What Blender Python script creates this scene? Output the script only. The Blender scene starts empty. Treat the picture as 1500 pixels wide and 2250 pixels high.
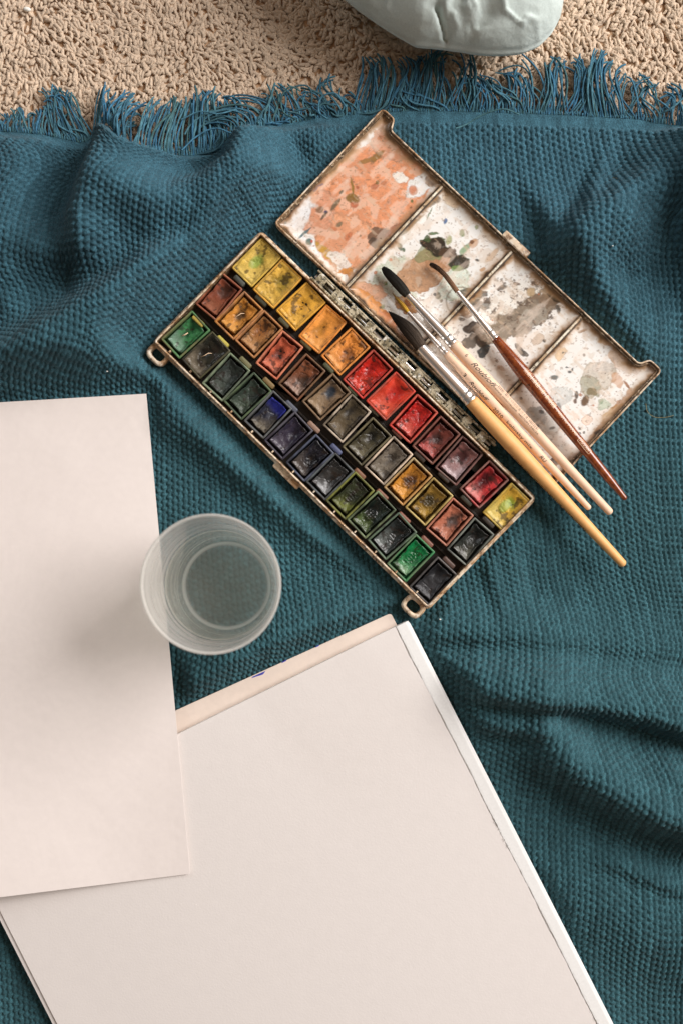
import bpy, bmesh, math, random
import numpy as np

# ------------------------------------------------------------------ camera, light, exposure
S = 32.0          # photograph pixels per centimetre on the cloth
D = 70.0          # camera height above the cloth, centimetres
CX, CY = 750.0, 1125.0
sc = bpy.context.scene
col = sc.collection
cam_d = bpy.data.cameras.new("camera")
cam = bpy.data.objects.new("camera", cam_d)
col.objects.link(cam)
cam.location = (0, 0, D / 100)
cam.rotation_euler = (0, 0, 0)
cam_d.sensor_fit = 'VERTICAL'
cam_d.sensor_height = 36.0
cam_d.sensor_width = 24.0
cam_d.lens = 36.0 * S * D / 2250.0
cam_d.clip_start = 0.01
cam_d.clip_end = 50
cam_d.dof.use_dof = True
cam_d.dof.focus_distance = (D - 1.2) / 100
cam_d.dof.aperture_fstop = 3.2
sc.camera = cam

sc.view_settings.view_transform = 'Standard'
sc.view_settings.look = 'None'
sc.view_settings.gamma = 1
sc.view_settings.exposure = 0
try:
    sc.cycles.use_denoising = True
    sc.cycles.max_bounces = 14
    sc.cycles.transmission_bounces = 12
    sc.cycles.transparent_max_bounces = 12
    sc.cycles.caustics_refractive = True
    sc.cycles.caustics_reflective = True
    sc.cycles.blur_glossy = 0.3
    sc.cycles.sample_clamp_indirect = 40.0
except Exception:
    pass

world = bpy.data.worlds.new("World")
sc.world = world
world.use_nodes = True
wn = world.node_tree
bg = wn.nodes["Background"]
# a dim warm room: pale walls, tan-brown overhead where the photographer stands
tc = wn.nodes.new("ShaderNodeTexCoord")
sx = wn.nodes.new("ShaderNodeSeparateXYZ")
rp = wn.nodes.new("ShaderNodeValToRGB")
wn.links.new(tc.outputs["Generated"], sx.inputs[0])
wn.links.new(sx.outputs["Z"], rp.inputs[0])
wn.links.new(rp.outputs[0], bg.inputs[0])
rp.color_ramp.elements[0].position = 0.0
rp.color_ramp.elements[0].color = (0.62, 0.56, 0.50, 1)
rp.color_ramp.elements[1].position = 1.0
rp.color_ramp.elements[1].color = (2.9, 1.85, 1.2, 1)
e = rp.color_ramp.elements.new(0.80)
e.color = (0.62, 0.48, 0.38, 1)
e = rp.color_ramp.elements.new(0.90)
e.color = (2.4, 1.55, 1.0, 1)
e = rp.color_ramp.elements.new(0.60)
e.color = (0.92, 0.90, 0.88, 1)
bg.inputs[1].default_value = 0.13

def area(name, loc, size, power, color):
    l = bpy.data.lights.new(name, 'AREA')
    l.shape = 'RECTANGLE'
    l.size, l.size_y = size
    l.energy = power
    l.color = color
    o = bpy.data.objects.new(name, l)
    col.objects.link(o)
    o.location = loc
    v = -np.array(loc, float)
    from mathutils import Vector
    o.rotation_euler = Vector(v).to_track_quat('-Z', 'Y').to_euler()
    return o
area("window_light", (2.05, 0.98, 1.72), (1.8, 1.8), 127, (1.0, 0.955, 0.93))
area("added_highlight_light", (-1.7, 1.9, 1.5), (0.35, 0.9), 9, (0.95, 0.97, 1.0))  # added lamp without a seen source, puts highlights on ferrules and pans

# ------------------------------------------------------------------ helpers
rnd = random.Random(7)
rng = np.random.default_rng(11)
LIT = np.array([0.97, 0.92, 0.88])    # what a white horizontal card would render as

def srgb(c):
    c = np.asarray(c, float) / 255.0
    return np.where(c <= 0.04045, c / 12.92, ((c + 0.055) / 1.055) ** 2.4)
def B(*c):
    "surface colour of something that shows as this colour under the photograph's light"
    if len(c) == 1: c = c[0]
    return np.clip(srgb(c) / LIT, 0.003, 0.88)
def P(px, py, z=0.0):
    k = (1 - z / D) / S
    return np.array([(px - CX) * k, (CY - py) * k, z])
def PX(x, y, z):
    k = S / (1 - z / D)
    return CX + x * k, CY - y * k
def sstep(a, b, x):
    t = np.clip((x - a) / (b - a), 0, 1)
    return t * t * (3 - 2 * t)

def _hash(ix, iy, seed):
    h = (ix.astype(np.int64) * 374761393 + iy.astype(np.int64) * 668265263 + seed * 1442695041) & 0xffffffff
    h = ((h ^ (h >> 13)) * 1274126177) & 0xffffffff
    h = ((h ^ (h >> 16)) * 2246822519) & 0xffffffff
    return ((h ^ (h >> 15)) & 0xffffff) / float(0xffffff)
def vnoise(x, y, seed=0):
    x = np.asarray(x, float); y = np.asarray(y, float)
    ix = np.floor(x); iy = np.floor(y)
    fx = x - ix; fy = y - iy
    fx = fx * fx * (3 - 2 * fx); fy = fy * fy * (3 - 2 * fy)
    a = _hash(ix, iy, seed); b = _hash(ix + 1, iy, seed)
    c = _hash(ix, iy + 1, seed); d = _hash(ix + 1, iy + 1, seed)
    return (a * (1 - fx) + b * fx) * (1 - fy) + (c * (1 - fx) + d * fx) * fy
def fbm(x, y, seed=0, octv=4):
    s = 0; a = 1.0; t = 0
    for o in range(octv):
        s = s + a * vnoise(x * 2 ** o + 17.3 * o, y * 2 ** o - 9.1 * o, seed + o * 7)
        t += a; a *= 0.5
    return s / t

LOC = {}
def thing(name, label, cat, loc=(0, 0, 0), group=None):
    o = bpy.data.objects.new(name, None)
    o.empty_display_size = 0.01
    col.objects.link(o)
    o.location = np.array(loc) * 0.01
    LOC[o.name] = np.array(loc, float)
    o['label'] = label; o['category'] = cat
    if group: o['group'] = group
    return o
def mesh(name, V, F, mat, parent=None, cols=None, smooth=True, loc=None):
    V = np.asarray(V, float)
    if parent is not None: base = LOC[parent.name]
    elif loc is not None: base = np.array(loc, float)
    else: base = np.zeros(3)
    me = bpy.data.meshes.new(name)
    W = (V - base) * 0.01
    if isinstance(F, np.ndarray):
        n, k = F.shape
        me.vertices.add(len(W)); me.vertices.foreach_set('co', W.astype(np.float32).ravel())
        me.loops.add(n * k); me.loops.foreach_set('vertex_index', F.astype(np.int32).ravel())
        me.polygons.add(n)
        me.polygons.foreach_set('loop_start', (np.arange(n) * k).astype(np.int32))
        me.update(calc_edges=True)
    else:
        me.from_pydata([tuple(v) for v in W], [], [tuple(int(i) for i in f) for f in F])
    me.validate()
    me.polygons.foreach_set('use_smooth', [bool(smooth)] * len(me.polygons))
    if cols is not None:
        at = me.attributes.new('Col', 'FLOAT_COLOR', 'POINT')
        c4 = np.ones((len(W), 4), np.float32); c4[:, :3] = cols
        at.data.foreach_set('color', c4.ravel())
    if mat: me.materials.append(mat)
    o = bpy.data.objects.new(name, me)
    col.objects.link(o)
    if parent is not None:
        o.parent = parent
        LOC[o.name] = base
    else:
        o.location = base * 0.01
        LOC[o.name] = base
    return o
def tag(o, label=None, cat=None, group=None, kind=None):
    for k, v in (('label', label), ('category', cat), ('group', group), ('kind', kind)):
        if v: o[k] = v
    return o

class MB:
    def __init__(s): s.V = []; s.F = []; s.C = []; s.n = 0
    def add(s, V, F, c=None):
        V = np.asarray(V, float)
        s.V.append(V)
        s.F += [tuple(i + s.n for i in f) for f in F]
        if c is not None:
            c = np.asarray(c, float)
            s.C.append(np.broadcast_to(c, (len(V), 3)) if c.ndim == 1 else c)
        s.n += len(V)
        return s
    def build(s, name, mat, parent=None, smooth=True, loc=None):
        return mesh(name, np.vstack(s.V), s.F, mat, parent, np.vstack(s.C) if s.C else None, smooth, loc)

def loft(loops, close=True, cap0=False, cap1=False):
    "loops: list of (n,3); quads between them"
    n = len(loops[0]); V = np.vstack(loops); F = []
    for k in range(len(loops) - 1):
        a = k * n; b = a + n
        for i in range(n if close else n - 1):
            j = (i + 1) % n
            F.append((a + i, a + j, b + j, b + i))
    if cap0: F.append(tuple(range(n - 1, -1, -1)))
    if cap1: F.append(tuple((len(loops) - 1) * n + i for i in range(n)))
    return V, F
def rpoly(pts, rad, seg=5):
    "polygon with rounded corners (2-D); rad scalar or list"
    pts = [np.array(p, float) for p in pts]; n = len(pts)
    if np.isscalar(rad): rad = [rad] * n
    out = []
    for i in range(n):
        p = pts[i]; a = pts[i - 1] - p; b = pts[(i + 1) % n] - p
        la, lb = np.linalg.norm(a), np.linalg.norm(b)
        a /= la; b /= lb
        ang = math.acos(np.clip(a @ b, -1, 1))
        t = min(rad[i] / math.tan(ang / 2), la * .48, lb * .48)
        s, e_ = p + a * t, p + b * t
        for k in range(seg + 1):
            u = k / seg
            out.append((1 - u) ** 2 * s + 2 * u * (1 - u) * p + u * u * e_)
    return np.array(out)
def densify(poly, step):
    out = []
    n = len(poly)
    for i in range(n):
        a, b = poly[i], poly[(i + 1) % n]
        k = max(1, int(np.linalg.norm(b - a) / step))
        for j in range(k): out.append(a + (b - a) * j / k)
    return np.array(out)
def offset(poly, d):
    "move every point of a closed ccw polygon inwards by d"
    nx = np.roll(poly, -1, 0); pv = np.roll(poly, 1, 0)
    t = nx - pv
    t /= np.maximum(np.linalg.norm(t, axis=1), 1e-9)[:, None]
    nrm = np.stack([-t[:, 1], t[:, 0]], 1)
    return poly + nrm * d
def z3(poly, z): return np.column_stack([poly, np.full(len(poly), z)])
def frame2(origin, ang):
    c, s = math.cos(ang), math.sin(ang)
    M = np.array([[c, s, 0], [-s, c, 0], [0, 0, 1]])
    return lambda V: np.asarray(V, float) @ M + np.array([origin[0], origin[1], 0])
def slab(poly, z0, z1, bev=.03):
    "solid with softened top and bottom edges from a ccw outline"
    L = [z3(offset(poly, bev), z0), z3(poly, z0 + bev), z3(poly, z1 - bev), z3(offset(poly, bev * .35), z1 - bev * .3), z3(offset(poly, bev), z1)]
    return loft(L, True, True, True)
def rect(cx, cy, w, h): return [(cx - w / 2, cy - h / 2), (cx + w / 2, cy - h / 2), (cx + w / 2, cy + h / 2), (cx - w / 2, cy + h / 2)]
def tube(path, rad, sides=6, cap=True):
    path = np.asarray(path, float); n = len(path)
    rad = np.broadcast_to(np.asarray(rad, float), (n,))
    t = np.gradient(path, axis=0); t /= np.maximum(np.linalg.norm(t, axis=1), 1e-9)[:, None]
    up = np.array([0, 0, 1.0]) if abs(t[0, 2]) < .9 else np.array([1.0, 0, 0])
    side = np.cross(t, up); side /= np.maximum(np.linalg.norm(side, axis=1), 1e-9)[:, None]
    nn = np.cross(side, t)
    a = np.arange(sides) * 2 * math.pi / sides
    V = (path[:, None] + rad[:, None, None] * (np.cos(a)[None, :, None] * side[:, None] + np.sin(a)[None, :, None] * nn[:, None])).reshape(-1, 3)
    F = []
    for k in range(n - 1):
        for i in range(sides):
            j = (i + 1) % sides
            F.append((k * sides + i, k * sides + j, (k + 1) * sides + j, (k + 1) * sides + i))
    if cap:
        F.append(tuple(range(sides - 1, -1, -1))); F.append(tuple((n - 1) * sides + i for i in range(sides)))
    return V, F
def many_tubes(paths, rads, sides):
    "paths (N,K,3), rads (N,K) -> arrays for thousands of strands at once"
    N, K, _ = paths.shape
    t = np.gradient(paths, axis=1); t /= np.maximum(np.linalg.norm(t, axis=2), 1e-9)[..., None]
    up = np.array([.13, .07, 1.0])
    side = np.cross(t, up); side /= np.maximum(np.linalg.norm(side, axis=2), 1e-9)[..., None]
    nn = np.cross(side, t)
    a = np.arange(sides) * 2 * math.pi / sides
    V = paths[:, :, None] + rads[:, :, None, None] * (np.cos(a)[None, None, :, None] * side[:, :, None] + np.sin(a)[None, None, :, None] * nn[:, :, None])
    i = np.arange(N)[:, None, None] * K * sides
    k = np.arange(K - 1)[None, :, None] * sides
    s = np.arange(sides)[None, None, :]
    s2 = (s + 1) % sides
    F = np.stack([i + k + s, i + k + s2, i + k + sides + s2, i + k + sides + s], -1).reshape(-1, 4)
    return V.reshape(-1, 3), F
def catmull(pts, n):
    pts = np.asarray(pts, float)
    d = np.r_[0, np.cumsum(np.linalg.norm(np.diff(pts, axis=0), axis=1))]
    t = np.linspace(0, d[-1], n)
    m = np.gradient(pts, d, axis=0)
    out = []
    for q in t:
        i = min(max(np.searchsorted(d, q) - 1, 0), len(pts) - 2)
        h = d[i + 1] - d[i]; u = (q - d[i]) / h
        out.append((2 * u**3 - 3 * u**2 + 1) * pts[i] + (u**3 - 2 * u**2 + u) * h * m[i] + (-2 * u**3 + 3 * u**2) * pts[i + 1] + (u**3 - u**2) * h * m[i + 1])
    return np.array(out)

# ------------------------------------------------------------------ materials
def new_mat(name, color=(.5, .5, .5), rough=.6, metal=0.0, spec=.5, vcol=False, noise=None, bump=None, coat=0, sheen=0, vary=None):
    """noise: list of (scale per cm, detail, lo, hi, colour, amount) masks mixed over the base;
       bump: list of (scale per cm, strength, distance cm, stretch)"""
    m = bpy.data.materials.new(name); m.use_nodes = True
    nt = m.node_tree; N = nt.nodes; Lk = nt.links
    b = N["Principled BSDF"]
    b.inputs["Roughness"].default_value = rough
    b.inputs["Metallic"].default_value = metal
    b.inputs["Specular IOR Level"].default_value = spec
    if coat:
        b.inputs["Coat Weight"].default_value = coat; b.inputs["Coat Roughness"].default_value = .12
    if sheen:
        b.inputs["Sheen Weight"].default_value = sheen; b.inputs["Sheen Roughness"].default_value = .5
    tcn = N.new("ShaderNodeTexCoord")
    def coords(scale, stretch=(1, 1, 1)):
        mp = N.new("ShaderNodeMapping")
        mp.inputs["Scale"].default_value = tuple(100 * scale * s for s in stretch)
        Lk.new(tcn.outputs["Object"], mp.inputs[0]); return mp.outputs[0]
    if vcol:
        at = N.new("ShaderNodeAttribute"); at.attribute_name = 'Col'; out = at.outputs["Color"]
    else:
        rgb = N.new("ShaderNodeRGB"); rgb.outputs[0].default_value = (*color, 1); out = rgb.outputs[0]
    for (s, det, lo, hi, c, amt) in (noise or []):
        nz = N.new("ShaderNodeTexNoise"); nz.inputs["Scale"].default_value = 1; nz.inputs["Detail"].default_value = det
        nz.inputs["Roughness"].default_value = .62
        Lk.new(coords(s), nz.inputs["Vector"])
        mr = N.new("ShaderNodeMapRange"); mr.inputs[1].default_value = lo; mr.inputs[2].default_value = hi
        mr.inputs[3].default_value = 0; mr.inputs[4].default_value = amt
        Lk.new(nz.outputs["Fac"], mr.inputs[0])
        mx = N.new("ShaderNodeMix"); mx.data_type = 'RGBA'
        Lk.new(mr.outputs[0], mx.inputs["Factor"]); Lk.new(out, mx.inputs["A"])
        mx.inputs["B"].default_value = (*c, 1); out = mx.outputs["Result"]
    if vary:
        s, amt = vary
        nz = N.new("ShaderNodeTexNoise"); nz.inputs["Scale"].default_value = 1; nz.inputs["Detail"].default_value = 6
        Lk.new(coords(s), nz.inputs["Vector"])
        mr = N.new("ShaderNodeMapRange"); mr.inputs[1].default_value = .3; mr.inputs[2].default_value = .7
        mr.inputs[3].default_value = 1 - amt; mr.inputs[4].default_value = 1 + amt
        Lk.new(nz.outputs["Fac"], mr.inputs[0])
        hs = N.new("ShaderNodeHueSaturation"); Lk.new(mr.outputs[0], hs.inputs["Value"]); Lk.new(out, hs.inputs["Color"])
        out = hs.outputs[0]
    Lk.new(out, b.inputs["Base Color"])
    prev = None
    for (s, st, dist, stretch) in (bump or []):
        nz = N.new("ShaderNodeTexNoise"); nz.inputs["Scale"].default_value = 1; nz.inputs["Detail"].default_value = 5
        Lk.new(coords(s, stretch), nz.inputs["Vector"])
        bp = N.new("ShaderNodeBump"); bp.inputs["Strength"].default_value = st; bp.inputs["Distance"].default_value = dist * .01
        Lk.new(nz.outputs["Fac"], bp.inputs["Height"])
        if prev: Lk.new(prev, bp.inputs["Normal"])
        prev = bp.outputs[0]
    if prev: Lk.new(prev, b.inputs["Normal"])
    return m
U1 = (1, 1, 1)
M = {}
M['cloth'] = new_mat('woven_cotton', vcol=True, rough=.95, spec=.15, sheen=.1, vary=(15, .5), bump=[(16, 1, .06, (1, .35, 1)), (30, .8, .03, U1)])
M['fringe'] = new_mat('cotton_yarn', vcol=True, rough=.9, spec=.2, vary=(14, .25), bump=[(24, .5, .02, U1)])
M['pile'] = new_mat('wool_pile', vcol=True, rough=.95, spec=.15, sheen=.25, vary=(7, .14), bump=[(9, .9, .07, U1), (26, .7, .03, U1)])
M['carpet'] = new_mat('carpet_backing', B(190, 154, 120), rough=.95, bump=[(5, .8, .1, U1)])
M['cushion'] = new_mat('brushed_cotton', B(204, 212, 204), rough=.95, spec=.1, sheen=.2, vary=(12, .08), bump=[(20, .6, .03, U1), (1.1, .5, .25, U1)])
M['sheet'] = new_mat('smooth_paper', B(238, 224, 215), rough=.85, spec=.2, vary=(2, .015), bump=[(14, .4, .01, U1), (.12, .35, .5, U1)])
M['pad'] = new_mat('cold_pressed_paper', B(231, 220, 212), rough=.9, spec=.15, vary=(1.2, .012), bump=[(7, .35, .025, U1), (22, .35, .012, U1)])
M['padedge'] = new_mat('pad_block', B(241, 234, 226), rough=.8, spec=.2, vary=(6, .03), bump=[(10, .3, .01, U1)])
M['board'] = new_mat('grey_board', B(232, 212, 196), rough=.85, spec=.2, vary=(3, .03), bump=[(18, .2, .01, U1)])
M['ink'] = new_mat('blue_ink', B(60, 65, 165), rough=.6)
M['case'] = new_mat('stained_cream_plastic', B(226, 202, 172), rough=.42, noise=[
    (.7, 6, .44, .60, B(176, 128, 80), .85), (2.2, 6, .50, .62, B(112, 74, 44), .85), (3, 6, .56, .66, B(44, 32, 24), .8),
    (1.8, 5, .54, .66, B(238, 224, 206), .7)], bump=[(9, .12, .02, U1)])
M['ledge'] = new_mat('grimy_ledge', B(120, 92, 62), rough=.5, noise=[(2, 6, .46, .58, B(60, 46, 32), .9), (5, 5, .56, .64, B(206, 182, 150), .8)], bump=[(8, .3, .02, U1)])
M['rib'] = new_mat('cream_divider', B(232, 220, 196), rough=.4, noise=[(1.6, 6, .42, .58, B(178, 138, 92), .85), (3, 5, .54, .64, B(70, 56, 40), .8)])
M['inner'] = new_mat('paint_caked_tray_floor', B(30, 25, 20), rough=.5, noise=[(2, 6, .5, .62, B(58, 44, 30), .8), (4, 6, .6, .7, B(20, 26, 22), .8)], bump=[(8, .5, .03, U1)])
M['enamel'] = new_mat('stained_white_enamel', vcol=True, rough=.33, coat=.15, bump=[(5, .10, .02, U1), (20, .15, .008, U1)])
M['pan'] = new_mat('pan_plastic', vcol=True, rough=.5, vary=(10, .12), bump=[(12, .3, .015, U1)])
M['paint'] = new_mat('dried_watercolour', vcol=True, rough=.45, spec=.3, coat=.05, vary=(12, .15), bump=[(3.5, .35, .05, U1), (14, .3, .02, U1)])
M['wet'] = new_mat('glossy_watercolour', vcol=True, rough=.32, spec=.35, coat=.15, vary=(12, .15), bump=[(3.5, .5, .07, U1), (14, .3, .02, U1)])
M['hinge'] = new_mat('worn_hinge_plastic', B(196, 180, 150), rough=.5, noise=[
    (1.6, 6, .44, .56, B(112, 98, 68), .9), (5, 5, .52, .60, B(34, 34, 26), .9), (3, 5, .58, .66, B(236, 228, 214), .9)], bump=[(10, .12, .02, U1)])
M['wood'] = new_mat('pale_birch', B(240, 198, 166), rough=.55, vary=(1.2, .05), noise=[(2.2, 6, .5, .75, B(232, 188, 146), .6)], bump=[(16, .1, .006, U1)])
M['wood2'] = new_mat('honey_birch', B(242, 176, 108), rough=.5, vary=(1.2, .05), noise=[(2.0, 6, .5, .75, B(226, 150, 82), .5)], bump=[(16, .1, .006, U1)])
M['brown'] = new_mat('varnished_brown_wood', B(118, 52, 22), rough=.2, coat=.6, noise=[(2.6, 6, .44, .62, B(156, 78, 32), .9), (5, 6, .56, .68, B(66, 24, 14), .8)])
M['metal'] = new_mat('nickel_ferrule', (.93, .90, .87), rough=.32, metal=1.0)
M['hair'] = new_mat('dark_brush_hair', vcol=True, rough=.6, spec=.25, bump=[(20, .4, .02, (1, 1, 1))])
M['print'] = new_mat('black_print', B(52, 40, 34), rough=.6)
M['print2'] = new_mat('grey_print', B(122, 98, 80), rough=.6)
M['wprint'] = new_mat('white_print', B(232, 196, 160), rough=.45)
M['crumb'] = new_mat('white_crumb', B(240, 232, 220), rough=.8)
M['lint'] = new_mat('tan_lint', B(150, 135, 95), rough=.9)

def glass_mat(name, ior, color, clear, haze, veil_col, rough=0.0):
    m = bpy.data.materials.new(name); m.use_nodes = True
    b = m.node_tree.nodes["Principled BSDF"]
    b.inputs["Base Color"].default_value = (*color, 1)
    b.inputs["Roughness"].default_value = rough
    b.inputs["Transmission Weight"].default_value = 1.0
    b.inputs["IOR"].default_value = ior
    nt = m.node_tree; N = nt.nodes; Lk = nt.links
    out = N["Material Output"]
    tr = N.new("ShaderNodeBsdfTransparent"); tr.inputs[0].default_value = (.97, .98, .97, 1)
    df = N.new("ShaderNodeBsdfTranslucent"); df.inputs[0].default_value = (*veil_col, 1)
    d2 = N.new("ShaderNodeBsdfDiffuse"); d2.inputs[0].default_value = (*veil_col, 1)
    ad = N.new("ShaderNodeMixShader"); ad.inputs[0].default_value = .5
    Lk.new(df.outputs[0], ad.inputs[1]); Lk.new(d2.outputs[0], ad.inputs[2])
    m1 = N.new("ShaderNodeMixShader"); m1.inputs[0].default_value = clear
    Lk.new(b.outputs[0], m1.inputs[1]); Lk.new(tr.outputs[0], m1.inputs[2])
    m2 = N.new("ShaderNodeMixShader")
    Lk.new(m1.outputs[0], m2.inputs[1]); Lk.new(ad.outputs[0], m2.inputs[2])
    # reflections painted as a pale veil by height, strongest at base corner and waterline
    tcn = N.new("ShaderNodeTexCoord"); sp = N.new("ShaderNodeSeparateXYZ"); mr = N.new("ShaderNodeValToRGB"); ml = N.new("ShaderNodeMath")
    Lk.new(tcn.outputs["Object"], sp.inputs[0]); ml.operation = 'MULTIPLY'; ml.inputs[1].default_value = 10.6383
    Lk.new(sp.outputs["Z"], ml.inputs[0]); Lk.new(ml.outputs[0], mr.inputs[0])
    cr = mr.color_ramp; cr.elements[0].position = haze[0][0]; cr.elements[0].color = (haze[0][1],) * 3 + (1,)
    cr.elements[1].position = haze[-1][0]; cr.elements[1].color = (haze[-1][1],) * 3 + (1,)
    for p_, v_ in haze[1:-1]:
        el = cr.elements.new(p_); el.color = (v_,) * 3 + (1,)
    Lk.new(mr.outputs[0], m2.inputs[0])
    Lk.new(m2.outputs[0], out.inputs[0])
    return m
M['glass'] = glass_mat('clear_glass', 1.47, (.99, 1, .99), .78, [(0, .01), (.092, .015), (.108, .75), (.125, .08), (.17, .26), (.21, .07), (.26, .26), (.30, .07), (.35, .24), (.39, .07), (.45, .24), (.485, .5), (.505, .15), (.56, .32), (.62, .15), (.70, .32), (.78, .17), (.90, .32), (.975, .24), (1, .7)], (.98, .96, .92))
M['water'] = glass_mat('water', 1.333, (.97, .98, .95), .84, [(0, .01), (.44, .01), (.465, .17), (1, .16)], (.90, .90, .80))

# ------------------------------------------------------------------ outlines shared by the cloth and the things on it
TRAY_A = math.atan2(-590, 605)
TRAY_C = P(755.7, 922.7, 1.6)
TRAY_HX, TRAY_HY = 12.9, 5.22
LID_A = math.atan2(-579, 615)
LID_C = P(1020, 660.5, 1.2)
LID_HX, LID_HY = 12.97, 5.02
T2W = frame2(TRAY_C, TRAY_A)
L2W = frame2(LID_C, LID_A)
def w2l(c, a):
    ca, sa = math.cos(a), math.sin(a)
    return lambda x, y: ((x - c[0]) * ca + (y - c[1]) * sa, -(x - c[0]) * sa + (y - c[1]) * ca)
W2T = w2l(TRAY_C, TRAY_A); W2L = w2l(LID_C, LID_A)
tray_poly = T2W([(x, y, 0) for x, y in rect(0, -.2, 2 * TRAY_HX, 2 * TRAY_HY + .6)])[:, :2]
lid_poly = L2W([(x, y, 0) for x, y in rect(0, 0, 2 * LID_HX, 2 * LID_HY)])[:, :2]
GLASS_BASE = P(502, 1287, .3)
def pp(pts, z): return np.array([P(x, y, z)[:2] for x, y in pts])
pad_poly = pp([(868, 1345), (1345, 2250), (1620, 2800), (650, 3290), (-92, 1815)], .5)[::-1]
sheet_poly = pp([(322, 865), (418, 1920), (-900, 2020), (-900, 960)], .4)[::-1]

def polydist(X, Y, poly):
    "signed distance (negative inside)"
    d = np.full(X.shape, 1e9); ins = np.zeros(X.shape, bool)
    n = len(poly)
    for i in range(n):
        ax, ay = poly[i]; bx, by = poly[(i + 1) % n]
        ex, ey = bx - ax, by - ay
        t = np.clip(((X - ax) * ex + (Y - ay) * ey) / (ex * ex + ey * ey), 0, 1)
        d = np.minimum(d, np.hypot(X - ax - t * ex, Y - ay - t * ey))
        c = ((ay > Y) != (by > Y)) & (X < ex * (Y - ay) / (ey if ey else 1e-9) + ax)
        ins ^= c
    return np.where(ins, -d, d)

# ------------------------------------------------------------------ cloth
def hem_y(px):
    xs = [-120, 0, 100, 180, 222, 243, 258, 275, 300, 340, 430, 480, 525, 600, 700, 800, 900, 1050, 1250, 1400, 1500, 1640]
    ys = [286, 292, 300, 316, 306, 284, 300, 330, 348, 352, 346, 326, 298, 283, 263, 251, 246, 248, 255, 264, 288, 300]
    return np.interp(px, xs, ys)

RIDGES = [  # polylines of (px, py, height cm, width on the left of travel, width on the right)
    # fold running down from the hem at the upper left, steep on its left
    [(246, 280, 1.5, 75, 30), (262, 350, 2.1, 105, 40), (236, 430, 2.5, 120, 44), (212, 500, 2.2, 110, 46), (200, 570, 1.1, 90, 50)],
    # curling fold round the dark pocket
    [(512, 285, .7, 60, 22), (538, 335, 1.7, 80, 28), (530, 390, 2.0, 90, 36), (470, 440, 1.8, 90, 44), (390, 472, 1.4, 85, 48), (310, 470, .9, 70, 60)],
    # long diagonal fold to the left edge
    [(560, 520, .8, 90, 50), (470, 560, 1.6, 100, 52), (370, 610, 2.1, 110, 50), (260, 680, 2.2, 120, 52), (140, 750, 2.1, 120, 54), (20, 815, 1.7, 120, 56), (-80, 860, 1.2, 120, 60)],
    [(330, 380, .9, 70, 70), (345, 470, 1.1, 70, 60), (335, 560, .7, 60, 50)],
    # left edge, low swell
    [(40, 380, .8, 80, 80), (20, 520, 1.0, 90, 90), (10, 640, .5, 70, 70)],
    # right side, fold against the lid
    [(1470, 350, .6, 60, 60), (1400, 420, 1.3, 90, 44), (1320, 478, 1.7, 110, 44), (1252, 522, 1.7, 110, 40), (1232, 590, 1.4, 120, 34), (1275, 670, 1.0, 110, 36), (1350, 740, .6, 90, 40)],
    # ridge off the right edge with its dark left slope in frame
    [(1560, 260, 2.0, 60, 60), (1548, 400, 3.3, 60, 80), (1560, 510, 3.0, 60, 76), (1600, 640, 1.0, 60, 70)],
    # under the tray, lower left
    [(360, 890, .4, 60, 50), (470, 960, .9, 70, 40), (590, 1060, .9, 70, 40), (700, 1160, .5, 60, 40)],
    # fold left of the pad corner
    [(395, 1512, .5, 40, 18), (520, 1462, 1.0, 60, 20), (640, 1415, 1.1, 60, 18), (760, 1388, .9, 60, 16), (870, 1380, .6, 50, 20)],
    [(900, 1375, .5, 60, 40), (1040, 1385, .7, 60, 26), (1200, 1395, .6, 60, 26), (1400, 1420, .4, 60, 26), (1540, 1440, .3, 50, 26)],
    # the deep crease right of the pad
    [(960, 1500, .9, 70, 24), (1060, 1505, 1.5, 80, 28), (1170, 1515, 1.9, 85, 34), (1270, 1530, 1.6, 85, 26), (1390, 1555, 1.6, 85, 26), (1540, 1600, 1.7, 85, 30)],
    [(1120, 1620, .4, 60, 60), (1200, 1650, 1.2, 70, 52), (1300, 1700, 1.7, 80, 54), (1400, 1750, 2.0, 85, 52), (1550, 1800, 2.1, 85, 52)],
    [(1190, 1590, .9, 40, 40), (1230, 1620, .9, 50, 50)],
    [(640, 300, .0, 40, 30), (700, 330, .5, 60, 30), (760, 345, .3, 60, 30)],
    [(60, 600, .3, 60, 30), (120, 570, .9, 70, 34), (190, 560, .9, 60, 34), (240, 590, .4, 50, 30)],
    [(380, 520, .2, 50, 30), (440, 500, .7, 60, 34), (520, 470, .7, 70, 34), (580, 420, .4, 60, 40)],
    [(960, 1560, .3, 60, 22), (1060, 1582, .8, 60, 20), (1160, 1588, .9, 50, 18)],
    [(1380, 1640, .2, 60, 30), (1450, 1680, .8, 60, 30), (1540, 1720, .9, 60, 30)],
    [(930, 1470, .2, 16, 12), (1010, 1462, .35, 18, 10), (1120, 1470, .3, 18, 10), (1230, 1480, .1, 16, 12)],
    [(1040, 1130, .1, 14, 10), (1070, 1240, .3, 16, 9), (1100, 1350, .25, 16, 9)],
    [(560, 1010, .1, 16, 10), (640, 1110, .35, 20, 10), (720, 1200, .3, 20, 10), (800, 1270, .1, 16, 10)],
    [(1290, 1880, .1, 20, 12), (1370, 1900, .4, 22, 12), (1470, 1940, .4, 22, 12), (1540, 1960, .3, 22, 12)],
    # low swells bottom right
    [(1250, 1950, .3, 90, 90), (1400, 2020, .6, 100, 90), (1560, 2080, .6, 100, 90)],
    [(1180, 1500, .0, 60, 60), (1130, 1290, .25, 60, 22), (1120, 1200, .25, 60, 22), (1180, 1150, .0, 60, 60)],
]
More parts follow.
